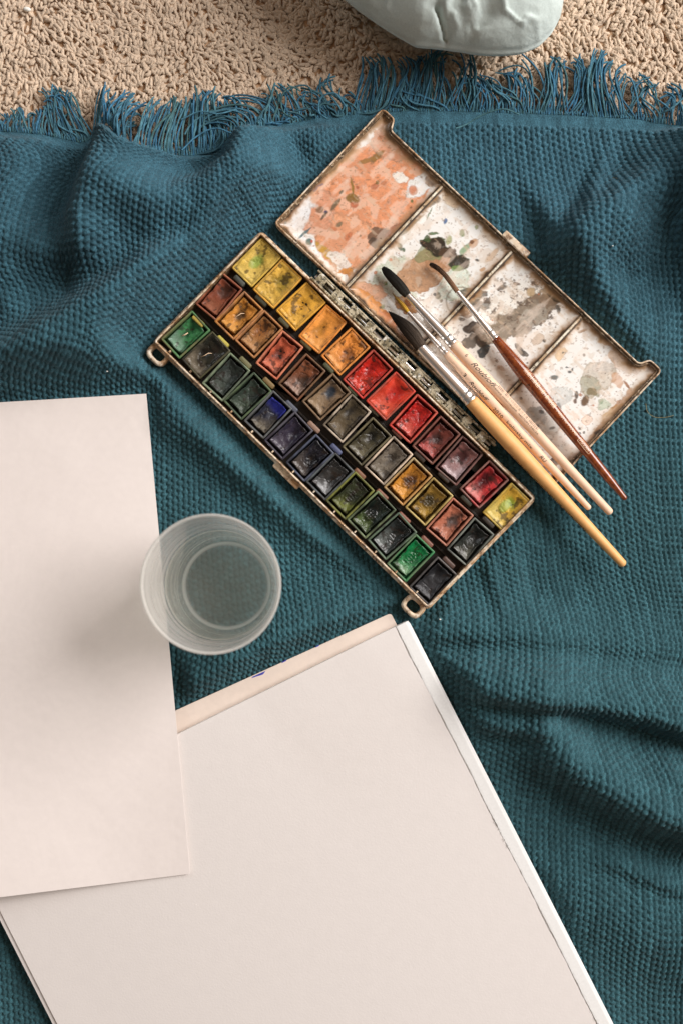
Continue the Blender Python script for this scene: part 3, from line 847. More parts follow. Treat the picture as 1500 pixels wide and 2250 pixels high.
# hinge
hin0 = W2T(*P(695, 598, 1.2)[:2])[0]; hin1 = W2T(*P(1083, 976, 1.2)[:2])[0]
hy0 = TRAY_HY + .02
tray2lid = lambda x: None
hb_ = box
for (off, w, z) in ((.11, .13, 1.42), (.80, .12, 1.30)):
    V, F_ = slab(rpoly(rect((hin0 + hin1) / 2, hy0 + off, hin1 - hin0, w), .04, 2), .7, z, .03)
    mesh('hinge_leaf', T2W(V), F_, M['hinge'], box, None, False)
n = 11
Lk_ = (hin1 - hin0) / n
for k in range(n):
    x = hin0 + (k + .5) * Lk_
    yy = hy0 + (.36 if k % 2 == 0 else .53)
    V, F_ = slab(rpoly(rect(x - .12, hy0 + .45, Lk_ * .46, .56), .06, 2), .7, 1.40 + rnd.uniform(-.02, .02), .05)
    mesh('hinge_knuckle', T2W(V), F_, M['hinge'], box, None, False)
    V, F_ = slab(rpoly(rect(x + Lk_ * .33, hy0 + (.24 if k % 2 else .66), Lk_ * .56, .11), .03, 2), .7, 1.34 + rnd.uniform(-.03, .03), .03)
    mesh('hinge_bar', T2W(V), F_, M['hinge'], box, None, False)
p0, p1 = T2W([(hin0 + .1, hy0 + .45, .98), (hin1 - .1, hy0 + .45, .98)])
V, F_ = tube([p0, p1], .14, 10)
mesh('hinge_pin', V, F_, M['metal'], box)

# lid
hx_, hy_ = LID_HX, LID_HY
tb = .72
lp = [(-hx_, -hy_), (hx_, -hy_), (hx_, hy_ + tb), (hx_ - 1.15, hy_ + tb), (hx_ - 1.5, hy_), (-hx_ + 1.5, hy_), (-hx_ + 1.15, hy_ + tb), (-hx_, hy_ + tb)]
lo = densify(rpoly(lp, [.35, .35, .42, .45, .4, .4, .45, .42], 7), .5)
prof = [(.18, .24), (.03, .36), (0, 1.1), (.02, 1.17), (.06, 1.20), (.11, 1.19), (.125, 1.15)]
V, F_ = loft([z3(offset(lo, d), z) for d, z in prof], True, True, False)
lid = mesh('lid', L2W(V), F_, M['case'], box)
V, F_ = loft([z3(offset(lo, d), z) for d, z in [(.125, 1.15), (.15, 1.03), (.20, 1.02), (.235, 1.05), (.27, 1.03), (.31, .75), (.38, .50)]], True, False, False)
mesh('lid_ledge', L2W(V), F_, M['ledge'], lid)
cx_, _ = W2L(*P(1141, 528, 1.0)[:2])
V, F_ = slab(rpoly(rect(cx_, hy_ + .13, 2.25, .5), .1, 3), .5, 1.26, .06)
mesh('lid_catch', L2W(V), F_, M['case'], lid)

# mixing wells: the floor carries the paint stains
ST = .05
gx, gy = np.meshgrid(np.arange(-hx_ + .1, hx_ - .1 + ST, ST), np.arange(-hy_ + .1, hy_ + tb, ST))
inside = polydist(gx, gy, offset(lo, .2)) < 0
DIV = [-hx_ * .497, 0.02, hx_ * .50]
dedge = np.minimum(hx_ - np.abs(gx), np.minimum(gy + hy_, np.maximum(hy_ - gy, .1)))
dtab = -polydist(gx, gy, lo)
ddiv = np.min([np.abs(gx - d) for d in DIV], axis=0)
dd = np.minimum(dtab, ddiv + .12)
z = .60 + .28 * np.exp(-(np.maximum(dd - .25, 0) / .32) ** 1.4) + .02 * (fbm(gx * .6, gy * .6, 12, 2) - .5)
Wp = L2W(np.stack([gx, gy, z], -1).reshape(-1, 3))
px, py = PX(Wp[:, 0], Wp[:, 1], Wp[:, 2])
px = px.reshape(gx.shape); py = py.reshape(gx.shape)
well = (gx > DIV[0]).astype(int) + (gx > DIV[1]) + (gx > DIV[2])
w1 = fbm(px * .05, py * .05, 101, 4) - .5; w2_ = fbm(px * .05 + 40, py * .05, 102, 4) - .5
f1 = fbm(px * .16, py * .16, 103, 4) - .5; f2 = fbm(px * .16 + 9, py * .16, 104, 4) - .5
fine = fbm(px * .35, py * .35, 105, 3)
C = np.zeros(gx.shape + (3,)) + B(240, 234, 224)
def lay(mask, c):
    global C
    m = np.clip(mask, 0, 1)[..., None]
    C = C * (1 - m) + B(c) * m
def ell(cx, cy, rx, ry, a=0, warp=1.0):
    "signed field of a wobbly ellipse: <1 inside"
    x = px - cx + warp * (w1 * 20 + f1 * 5); y = py - cy + warp * (w2_ * 20 + f2 * 5)
    ca, sa = math.cos(math.radians(a)), math.sin(math.radians(a))
    u = (x * ca + y * sa) / rx; v = (-x * sa + y * ca) / ry
    return np.sqrt(u * u + v * v)
gran = fbm(px * .11, py * .11, 160, 5); gran2 = fbm(px * .5, py * .5, 161, 2)
def blob(cx, cy, rx, ry, a, c, alpha=1., wl=None, warp=1., soft=.10, rim=None):
    e_ = ell(cx, cy, rx, ry, a, warp)
    big = min(rx, ry) > 9
    m = sstep(1 + soft, 1 - soft, e_) * alpha
    if wl is not None: m = m * (well == wl)
    if big: m = m * np.clip(.72 + .7 * gran + .25 * sstep(.5, 1., e_), 0, 1)
    cc = B(c) * (1 + (.55 if big else .2) * (gran - .5) + .35 * (gran2 - .5))[..., None]
    global C
    C = C * (1 - np.clip(m, 0, 1)[..., None]) + np.clip(cc, .003, .88) * np.clip(m, 0, 1)[..., None]
    if rim is None: rim = tuple(np.array(c) * .78)
    # dried pigment gathers at the edge of a puddle
    r = np.exp(-((e_ - .97) / (.05 if big else .12)) ** 2) * (.75 if big else .4) * alpha * np.clip(2.2 * gran - .35, 0, 1)
    if wl is not None: r = r * (well == wl)
    lay(r, rim)
# faint all-over wash in places
lay(.35 * sstep(.5, .7, fbm(px * .012, py * .012, 110, 3)), (226, 206, 186))
# well one: salmon wash
m = (well == 0)
sal = sstep(.0, .06, (fbm(px * .02, py * .02, 120, 5) - .36) + .0) * m
blob(810, 410, 140, 118, -42, (222, 146, 104), 1, 0, 1.3, .05, (196, 122, 84))
blob(760, 530, 70, 62, 40, (224, 156, 116), 1, 0, 1.2, .05)
blob(700, 470, 34, 50, 30, (214, 150, 118), .9, 0)
blob(860, 310, 50, 44, 40, (214, 150, 116), 1, 0)
lay(m * .55 * sstep(.52, .66, fbm(px * .03, py * .03, 121, 5)) * sstep(1.1, .9, ell(800, 430, 135, 150)), (208, 140, 104))
lay(m * .5 * sstep(.5, .62, fbm(px * .045, py * .045, 122, 4)) * sstep(1.1, .9, ell(800, 430, 135, 150)), (238, 200, 174))
blob(925, 402, 42, 20, -45, (240, 234, 222), 1, 0, 1.2)
blob(880, 392, 18, 9, 20, (238, 226, 212), 1, 0, 1.2)
blob(648, 470, 30, 52, 40, (240, 236, 228), 1, 0, 1.4)
blob(675, 545, 26, 20, 40, (240, 236, 228), 1, 0, 1.3)
blob(803, 300, 36, 10, -45, (238, 232, 222), 1, 0, 1.2)
blob(845, 258, 24, 30, 40, (150, 92, 62), .9, 0, 1)
blob(858, 240, 16, 16, 0, (96, 54, 36), .8, 0, .6)
blob(905, 322, 70, 22, 43, (184, 96, 52), 1, 0, .8)
blob(880, 282, 30, 12, 45, (150, 86, 52), .8, 0, .8)
blob(930, 345, 36, 12, 45, (176, 88, 52), .85, 0, 1)
blob(948, 398, 14, 12, 0, (120, 84, 50), .8, 0, 1, .2)
blob(967, 388, 9, 14, 30, (50, 34, 26), .85, 0, .6)
for a_ in [(828, 345, 20, 6, -45, (140, 104, 52)), (812, 352, 24, 5, -10, (150, 110, 62)), (775, 437, 15, 10, 10, (124, 92, 36)), (779, 450, 9, 6, 0, (186, 104, 70)), (772, 412, 2.5, 22, -8, (136, 106, 44)),
           (737, 450, 16, 4.5, -48, (112, 96, 72)), (749, 423, 5, 3, -60, (110, 100, 80)), (702, 460, 9, 7, -40, (132, 96, 72)), (716, 466, 4.5, 4, 0, (44, 48, 96)), (712, 474, 12, 3.5, -50, (96, 84, 70)),
           (822, 410, 9, 7, -20, (180, 104, 70)), (827, 401, 5, 4, -60, (116, 88, 40)), (841, 402, 7, 5, 0, (186, 116, 78)), (745, 492, 8, 5, -30, (128, 110, 84)), (730, 503, 9, 5, 0, (196, 120, 82)),
           (766, 520, 10, 6, -45, (196, 116, 78)), (783, 412, 4, 3, 0, (176, 100, 66)), (705, 408, 7, 3, -30, (60, 74, 130)), (692, 412, 9, 8, 60, (74, 92, 140)), (669, 512, 20, 3, -40, (70, 104, 110)),
           (678, 532, 7, 7, 0, (64, 96, 88)), (684, 531, 3, 3, 0, (190, 90, 70)), (634, 474, 5, 5, 0, (150, 96, 72)), (628, 487, 4, 7, 20, (120, 150, 156)), (906, 418, 9, 10, 0, (200, 122, 84)),
           (905, 442, 3, 3, 0, (90, 106, 60)), (665, 402, 6, 26, 50, (130, 140, 150)), (748, 585, 16, 6, 40, (170, 130, 90))]:
    blob(*a_[:5], a_[5], .92, 0, .35, .25)
blob(833, 521, 22, 19, -20, (124, 92, 72), 1, 0, .9, .1, (84, 62, 50))
blob(820, 534, 12, 10, 0, (84, 68, 56), .9, 0, .8)
blob(722, 560, 40, 9, 42, (194, 146, 66), 1, 0, .9)
blob(756, 590, 34, 11, 42, (206, 136, 70), 1, 0, .9)
blob(866, 505, 26, 7, -45, (150, 78, 44), .8, 0, 1)
blob(745, 575, 26, 12, 40, (236, 222, 208), .9, 0, 1.3)
# well two
blob(870, 620, 62, 52, -45, (210, 210, 190), .95, 1, 1.2, .05, (176, 178, 150))
blob(995, 628, 42, 30, -40, (212, 216, 198), .9, 1, 1.2, .05, (170, 180, 150))
blob(805, 655, 46, 40, 40, (218, 162, 128), .95, 1, 1.4, .06)
blob(835, 690, 40, 22, 40, (238, 226, 212), .95, 1, 1.5)
blob(862, 672, 28, 26, 0, (238, 230, 218), .9, 1, 1.4)
blob(826, 676, 72, 13, 43, (220, 144, 78), 1, 1, .9)
blob(874, 720, 60, 15, 43, (206, 122, 66), 1, 1, 1.0)
blob(916, 756, 60, 14, 43, (120, 62, 36), .95, 1, .9)
blob(870, 757, 60, 6, 43, (136, 72, 40), .9, 1, .8)
blob(925, 598, 58, 40, -32, (186, 140, 104), .97, 1, 1.1, .04, (160, 112, 76))
blob(965, 575, 30, 24, 20, (172, 124, 88), .9, 1, 1.1, .05, (140, 92, 56))
blob(940, 560, 34, 14, -10, (128, 134, 92), .7, 1, 1.2)
blob(955, 540, 34, 20, 15, (46, 36, 24), 1, 1, 1.0, .07, (70, 84, 44))
blob(980, 555, 20, 12, 10, (76, 54, 36), .97, 1, .9)
blob(1008, 578, 23, 20, 0, (52, 46, 36), 1., 1, .8, .06, (80, 96, 60))
blob(1002, 592, 14, 7, 0, (120, 142, 80), .8, 1, .8)
blob(936, 524, 7, 10, 0, (66, 84, 46), .9, 1, .7)
blob(893, 668, 26, 20, 35, (164, 106, 48), .92, 1, .9, .06, (96, 56, 26))
blob(890, 665, 12, 8, 0, (120, 62, 26), .8, 1, .7)
for a_ in [(977, 487, 4, 6, 10, (50, 92, 140)), (1013, 511, 6, 8, 0, (100, 120, 62)), (1047, 500, 4, 5, 0, (150, 160, 120)), (985, 527, 6, 10, 0, (170, 168, 120)), (950, 512, 12, 3, 0, (80, 106, 62)),
           (1020, 548, 14, 7, -45, (136, 160, 120)), (1040, 535, 9, 12, 30, (190, 140, 96)), (1036, 532, 5, 5, 0, (110, 70, 40)), (1048, 572, 5, 3, 0, (40, 34, 30)), (1060, 590, 7, 4, -20, (196, 150, 110)),
           (961, 650, 6, 7, 0, (70, 74, 44)), (968, 661, 3, 4, 0, (50, 44, 34)), (858, 572, 4, 3, 0, (196, 120, 84)), (823, 599, 4, 4, 0, (206, 134, 100)), (845, 623, 5, 4, 0, (110, 130, 60)),
           (841, 673, 4, 4, 0, (156, 160, 120)), (878, 541, 5, 9, -20, (60, 84, 60)), (886, 548, 3, 5, 0, (70, 90, 60)), (945, 443, 18, 9, -30, (96, 84, 66)), (958, 437, 10, 8, 0, (60, 50, 40)),
           (990, 440, 22, 12, 40, (226, 196, 164)), (900, 500, 40, 3, -42, (120, 130, 120)), (943, 470, 2, 14, 20, (110, 120, 90)), (912, 478, 2.5, 12, 10, (110, 120, 90)), (920, 466, 9, 2, 0, (110, 120, 90)),
           (1080, 560, 20, 6, -45, (210, 176, 144)), (1075, 520, 22, 9, 45, (222, 200, 176)), (835, 712, 6, 4, 0, (150, 84, 50))]:
    blob(*a_[:5], a_[5], .9, 1, .35, .25)
blob(945, 712, 12, 18, -45, (56, 42, 30), .85, 1, .8)
# well three
blob(1145, 690, 96, 34, -28, (142, 124, 104), 1, 2, 1.3, .05, (88, 70, 54))
blob(1200, 655, 44, 22, -20, (128, 104, 82), .95, 2, 1.2, .08)
blob(1120, 655, 60, 22, -30, (226, 212, 196), .9, 2, 1.5)
blob(1105, 728, 74, 20, -18, (152, 136, 118), 1, 2, 1.1, .06, (96, 80, 64))
blob(1150, 680, 40, 16, -30, (134, 118, 100), .9, 2, 1.1, .06)
blob(1212, 632, 46, 22, 42, (50, 38, 28), 1, 2, .9, .1)
blob(1190, 618, 28, 14, 20, (172, 138, 108), .85, 2, 1.2)
blob(1245, 655, 26, 8, 42, (70, 50, 36), .9, 2, .8)
blob(1262, 680, 30, 8, 42, (186, 150, 112), .7, 2, .8)
blob(1158, 570, 20, 6, 45, (46, 48, 50), .92, 2, .6)
blob(1120, 565, 16, 6, -45, (220, 190, 160), .8, 2)
blob(1042, 722, 22, 14, -20, (66, 50, 40), .95, 2, 1.1)
blob(1062, 770, 18, 11, -50, (44, 50, 52), .95, 2, .9)
blob(1030, 752, 16, 13, -45, (96, 84, 72), .9, 2, .9)
blob(1055, 745, 15, 16, 0, (70, 56, 48), .9, 2, .9)
blob(1040, 670, 30, 18, 0, (96, 84, 66), .75, 2, 1.2)
blob(1052, 648, 14, 8, 0, (52, 52, 44), .85, 2, 1.)
blob(1140, 768, 7, 15, -28, (74, 68, 62), .95, 2, .5, .15)
blob(1150, 776, 9, 5, 20, (80, 72, 64), .9, 2, .5)
blob(1180, 745, 12, 16, 40, (206, 182, 160), .9, 2, 1)
blob(1185, 690, 12, 20, 0, (150, 138, 122), .9, 2, 1, .06, (110, 98, 82))
blob(1160, 700, 18, 16, 0, (168, 156, 140), .8, 2, 1)
lay((well == 2) * sstep(.60, .66, fbm(px * .14, py * .14, 140, 4)) * sstep(1.15, .9, ell(1140, 665, 92, 60)) * .85, (92, 74, 60))
lay((well == 2) * sstep(.60, .66, fbm(px * .10, py * .10, 141, 4)) * sstep(1.15, .9, ell(1140, 650, 70, 22, -28)) * .9, (236, 228, 214))
lay((well == 2) * sstep(.57, .61, fbm(px * .07 + 5, py * .07, 142, 4)) * sstep(1.15, .9, ell(1110, 660, 80, 30, -30)) * .9, (238, 230, 218))
for a_ in [(1102, 632, 10, 5, -20, (84, 70, 56)), (1135, 622, 8, 4, 10, (110, 86, 66)), (1225, 680, 5, 8, 0, (84, 76, 66)), (1195, 748, 4, 4, 0, (54, 48, 44)), (1090, 792, 3, 3, 0, (90, 66, 52)),
           (1210, 780, 22, 8, -45, (206, 168, 120)), (1205, 800, 10, 5, 0, (180, 130, 80)), (1165, 640, 8, 10, 0, (180, 150, 110)), (1012, 700, 8, 4, 0, (60, 50, 40)), (1100, 810, 10, 4, 20, (200, 170, 150))]:
    blob(*a_[:5], a_[5], .9, 2, .5, .25)
# ring left by a wet jar
er = ell(1010, 662, 31, 31, 0, .12)
lay(np.exp(-((er - 1) / .045) ** 2) * .8, (72, 58, 42))
blob(1022, 680, 20, 14, 30, (120, 78, 44), .8, None, .7)
blob(1024, 644, 18, 9, -30, (60, 56, 44), .85, None, .9)
blob(1042, 664, 14, 8, 10, (70, 66, 56), .85, None, 1)
# well four
blob(1318, 826, 36, 36, 20, (206, 194, 178), .95, 3, 1., .04, (150, 130, 100))
blob(1296, 850, 20, 28, -30, (172, 166, 144), .85, 3, .9, .08, (130, 116, 84))
blob(1322, 805, 20, 16, 0, (214, 200, 186), .7, 3, .8)
blob(1284, 880, 8.5, 13, 25, (96, 66, 34), .95, 3, .35, .2, (60, 40, 24))
blob(1300, 862, 12, 8, 30, (120, 100, 60), .8, 3, .6)
blob(1328, 888, 16, 10, -10, (184, 190, 166), .8, 3, .9)
blob(1318, 882, 6, 5, 0, (116, 140, 104), .7, 3, .7)
blob(1232, 868, 24, 20, 0, (206, 204, 196), .8, 3, 1.2, .08, (176, 174, 164))
blob(1228, 895, 8, 10, 0, (116, 118, 116), .8, 3, .8, .2)
blob(1200, 925, 34, 22, 40, (196, 190, 180), .7, 3, 1.3)
blob(1180, 912, 22, 16, 0, (150, 146, 140), .7, 3, 1.2)
blob(1180, 965, 50, 24, 45, (214, 202, 190), .8, 3, 1.2)
blob(1288, 922, 12, 10, 0, (232, 206, 186), .9, 3, .6, .1, (206, 162, 136))
blob(1345, 905, 28, 9, -45, (196, 156, 100), .85, 3, .9, .12)
blob(1368, 880, 34, 9, -45, (180, 118, 66), .7, 3, 1.2)
blob(1315, 945, 40, 5, -45, (150, 92, 50), .6, 3, 1)
blob(1352, 790, 12, 18, -30, (200, 160, 126), .85, 3, .8)
blob(1330, 755, 20, 6, 20, (196, 160, 122), .8, 3, .8)
blob(1375, 800, 34, 22, 40, (226, 204, 186), .8, 3, 1.2)
blob(1356, 838, 8, 20, -20, (196, 140, 96), .7, 3, .9)
blob(1230, 780, 16, 12, -45, (218, 182, 138), .8, 3, 1)
blob(1300, 720, 22, 8, 42, (176, 110, 62), .7, 3, 1)
for a_ in [(1265, 868, 4, 9, 10, (44, 38, 36)), (1262, 882, 4, 5, 0, (90, 60, 44)), (1250, 818, 4, 3, 0, (70, 70, 70)), (1282, 778, 3, 3, 0, (70, 66, 60)), (1245, 808, 3, 2, 0, (90, 90, 90)), (1255, 812, 2, 4, 0, (60, 60, 60)),
           (1217, 828, 7, 5, 0, (96, 98, 92)), (1278, 728, 10, 3, -30, (150, 106, 66)), (1258, 935, 6, 2, 30, (60, 58, 56)), (1273, 940, 3, 3, 0, (54, 50, 48)), (1272, 952, 3, 3, 0, (80, 78, 76)), (1281, 950, 2.5, 3, 0, (46, 42, 40)),
           (1190, 905, 6, 4, 0, (90, 86, 82)), (1175, 935, 7, 4, 0, (110, 106, 100)), (1210, 940, 6, 3, 0, (120, 116, 110)), (1236, 776, 2, 2, 0, (60, 60, 60)), (1375, 845, 12, 3, 50, (150, 96, 56)), (1382, 858, 8, 5, -40, (200, 160, 130)),
           (1143, 876, 3, 3, 0, (60, 54, 50)), (1222, 1003, 12, 4, -45, (60, 44, 34)), (1140, 805, 13, 7, -60, (66, 54, 44)), (1132, 836, 8, 12, 20, (84, 70, 58))]:
    blob(*a_[:5], a_[5], .9, 3, .35, .25)
blob(1212, 1020, 10, 30, 45, (74, 54, 40), .85, 3, .7)
# old streaks and scratches dried into the enamel
sk1 = fbm((px + py) * .012, (px - py) * .10, 170, 4); sk2 = fbm((px + py) * .05, (px - py) * .012, 171, 4)
lay(.45 * sstep(.56, .68, sk1) * sstep(.4, .6, gran), (206, 178, 150))
lay(.45 * sstep(.60, .70, fbm(px * .05, py * .05, 172, 5)) * (well > 0), (206, 184, 162))
lay(.5 * sstep(.68, .72, fbm(px * .2, py * .2, 173, 4)), (130, 100, 76))
lay(.35 * sstep(.55, .7, sk2), (238, 214, 194))
# scattered specks
for k in range(120):
    sx_ = rnd.uniform(600, 1450); sy_ = rnd.uniform(250, 1060)
    r = rnd.choice([.9, 1.2, 1.5, 2.2]) * rnd.uniform(.8, 1.4)
    m_ = np.hypot(px - sx_, (py - sy_) * rnd.uniform(.8, 1.3)) < r + 8
    if not m_.any(): continue
    c = rnd.choice([(70, 50, 40), (130, 90, 60), (60, 60, 60), (170, 110, 76), (96, 90, 70), (190, 120, 84)])
    lay(sstep(r + .8, r - .4, np.hypot(px - sx_, py - sy_) + f1 * 3) * .8, c)
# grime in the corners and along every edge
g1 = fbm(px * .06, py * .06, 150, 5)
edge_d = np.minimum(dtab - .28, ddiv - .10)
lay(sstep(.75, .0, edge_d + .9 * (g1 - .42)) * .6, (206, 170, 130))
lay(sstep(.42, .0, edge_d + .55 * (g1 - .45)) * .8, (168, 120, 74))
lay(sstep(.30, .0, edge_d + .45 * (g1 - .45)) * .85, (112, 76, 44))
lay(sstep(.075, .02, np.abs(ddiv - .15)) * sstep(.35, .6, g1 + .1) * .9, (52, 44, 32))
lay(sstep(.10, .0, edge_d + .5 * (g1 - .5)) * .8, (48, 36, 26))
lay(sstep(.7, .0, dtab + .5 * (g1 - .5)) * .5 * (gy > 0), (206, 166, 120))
C *= (1 + .05 * (fine - .5))[..., None]
I = np.arange(gx.size).reshape(gx.shape)
q = np.stack([I[:-1, :-1], I[:-1, 1:], I[1:, 1:], I[1:, :-1]], -1).reshape(-1, 4)
q = q[inside.ravel()[q].all(1)]
mesh('mixing_wells', Wp, q, M['enamel'], lid, np.clip(C, 0, .88).reshape(-1, 3))
for d in DIV:
    V, F_ = slab(rpoly(rect(d, -.02, .17, 2 * hy_ - .62), .05, 3), .55, .92, .05)
    V, F_ = V, F_
    mesh('well_divider', L2W(V), F_, M['rib'], lid)

# ------------------------------------------------------------------ pans of paint
# px, py, frame, paint, centre, pale end, fullness, glossy, words
ROWS = [
 ('hinge', [
  (564, 576, (186, 152, 60), (214, 176, 82), (158, 164, 72), (224, 190, 100), 1.0, 0, 'lemon yellow paint with a green smear', 1),
  (610, 623, (200, 144, 52), (212, 164, 66), (136, 112, 38), (218, 176, 86), 1.0, 0, 'mustard yellow paint with an olive centre', 0),
  (661, 673, (198, 142, 42), (220, 160, 58), (208, 148, 46), (226, 172, 76), 1.0, 0, 'golden yellow paint with black specks', 2),
  (709, 723, (206, 122, 42), (226, 144, 62), (176, 116, 42), (232, 162, 88), 1.0, 0, 'light orange paint filled to the rim', 0),
  (759, 772, (196, 122, 52), (226, 138, 58), (146, 88, 46), (238, 166, 98), .85, 0, 'bright orange paint with a brown spot', 0),
  (808, 822, (164, 62, 46), (198, 40, 28), (142, 18, 16), (212, 66, 46), .8, 1, 'smooth scarlet paint', 0),
  (858, 870, (160, 70, 52), (206, 58, 36), (180, 36, 26), (216, 98, 70), .95, 0, 'cracked vermilion paint', 0),
  (908, 920, (176, 76, 58), (192, 36, 30), (110, 16, 16), (216, 106, 90), .55, 1, 'crimson paint with a dark hollow', 0),
  (958, 967, (112, 70, 56), (112, 54, 44), (46, 26, 22), (206, 96, 90), .45, 0, 'dark maroon paint with a pinkish end', 0),
  (1008, 1012, (92, 66, 56), (122, 78, 72), (56, 22, 24), (196, 172, 172), .7, 1, 'greyish plum paint with a dark hole', 0),
  (1063, 1064, (122, 82, 72), (190, 50, 50), (52, 10, 14), (206, 128, 116), .7, 0, 'carmine paint nearly black in the middle', 0),
  (1113, 1114, (156, 132, 56), (212, 164, 58), (150, 168, 60), (216, 194, 108), 1.0, 0, 'yellow paint with a shiny green bubble', 3)]),
 ('middle', [
  (481, 651, (142, 84, 58), (132, 68, 46), (62, 36, 26), (156, 96, 68), .5, 0, 'red-brown paint', 0),
  (525, 693, (150, 102, 66), (206, 136, 56), (64, 46, 28), (208, 150, 76), .45, 0, 'ochre paint holding a pale bristle', 4),
  (569, 734, (164, 110, 66), (166, 112, 62), (136, 82, 38), (186, 138, 92), .6, 0, 'tan paint', 0),
  (614, 780, (184, 110, 80), (192, 92, 62), (92, 36, 22), (206, 122, 94), .5, 0, 'salmon terracotta paint with black spots', 2),
  (663, 829, (104, 74, 48), (122, 70, 44), (52, 36, 26), (176, 152, 136), .75, 0, 'burnt brown paint', 0),
  (717, 872, (112, 86, 60), (128, 102, 76), (30, 46, 60), (158, 132, 102), .7, 0, 'taupe paint with a dark blue streak', 0),
  (762, 919, (170, 152, 132), (80, 68, 50), (36, 34, 32), (112, 94, 70), .8, 0, 'dark umber paint in a chipped pale pan', 0),
  (806, 970, (98, 88, 62), (62, 56, 40), (20, 20, 16), (118, 108, 84), .6, 1, 'blackish olive paint in an olive pan', 0),
  (853, 1012, (192, 168, 144), (110, 98, 84), (48, 40, 32), (128, 116, 100), .6, 0, 'smooth grey-brown paint in a cream pan', 0),
  (896, 1058, (152, 130, 92), (198, 130, 46), (74, 44, 28), (214, 150, 60), .4, 0, 'cracked amber paint with a dark bump', 5),
  (942, 1102, (172, 148, 88), (130, 98, 38), (52, 44, 24), (172, 132, 46), .45, 0, 'brownish ochre paint with an embossed grid', 5),
  (987, 1147, (152, 98, 76), (178, 104, 78), (64, 58, 54), (186, 118, 92), .5, 0, 'dusty pink-brown paint with grey crust', 0),
  (1033, 1191, (104, 106, 96), (44, 46, 42), (20, 20, 20), (110, 106, 92), .5, 1, 'black paint in a grey pan', 0)]),
 ('outer', [
  (408, 735, (98, 98, 62), (62, 124, 74), (16, 64, 32), (140, 162, 144), .6, 1, 'leaf green paint', 4),
  (453, 780, (62, 58, 36), (34, 34, 26), (10, 10, 10), (130, 116, 96), 1.0, 1, 'black paint spilling over its whole pan', 4),
  (497, 828, (112, 122, 96), (54, 60, 54), (34, 38, 34), (72, 78, 68), .5, 0, 'dark grey-green paint in a pale green pan', 0),
  (544, 870, (78, 92, 62), (52, 62, 52), (30, 36, 32), (74, 84, 66), .5, 0, 'murky green paint pulled from the rim', 0),
  (589, 911, (84, 84, 82), (36, 37, 48), (32, 36, 110), (124, 112, 92), .6, 0, 'black-blue paint with an ultramarine edge', 6),
  (634, 957, (70, 66, 72), (44, 38, 52), (26, 22, 34), (96, 88, 98), .7, 1, 'dark violet paint with a shiny fleck', 0),
  (681, 1006, (66, 70, 84), (24, 24, 32), (10, 10, 14), (104, 92, 82), .75, 1, 'blue-black paint with scratched centre', 0),
  (725, 1047, (76, 80, 80), (44, 42, 40), (20, 18, 16), (160, 158, 156), .75, 1, 'wet glossy black paint', 0),
  (769, 1089, (104, 104, 46), (46, 50, 30), (24, 28, 20), (120, 124, 46), .55, 0, 'olive black paint with lime edge', 5),
  (816, 1131, (104, 114, 80), (24, 34, 26), (12, 16, 14), (92, 108, 56), .6, 1, 'bottle green paint with green flecks', 5),
  (861, 1178, (82, 96, 76), (40, 44, 42), (20, 22, 20), (128, 132, 126), .5, 1, 'crinkled charcoal paint in a green pan', 0),
  (902, 1226, (84, 104, 74), (16, 124, 66), (8, 84, 42), (150, 168, 136), .6, 1, 'vivid emerald paint', 5),
  (951, 1277, (84, 78, 74), (40, 40, 42), (22, 22, 24), (70, 68, 70), .6, 0, 'matt charcoal paint', 0)]),
]
ORD = ['first', 'second', 'third', 'fourth', 'fifth', 'sixth', 'seventh', 'eighth', 'ninth', 'tenth', 'eleventh', 'twelfth', 'last']
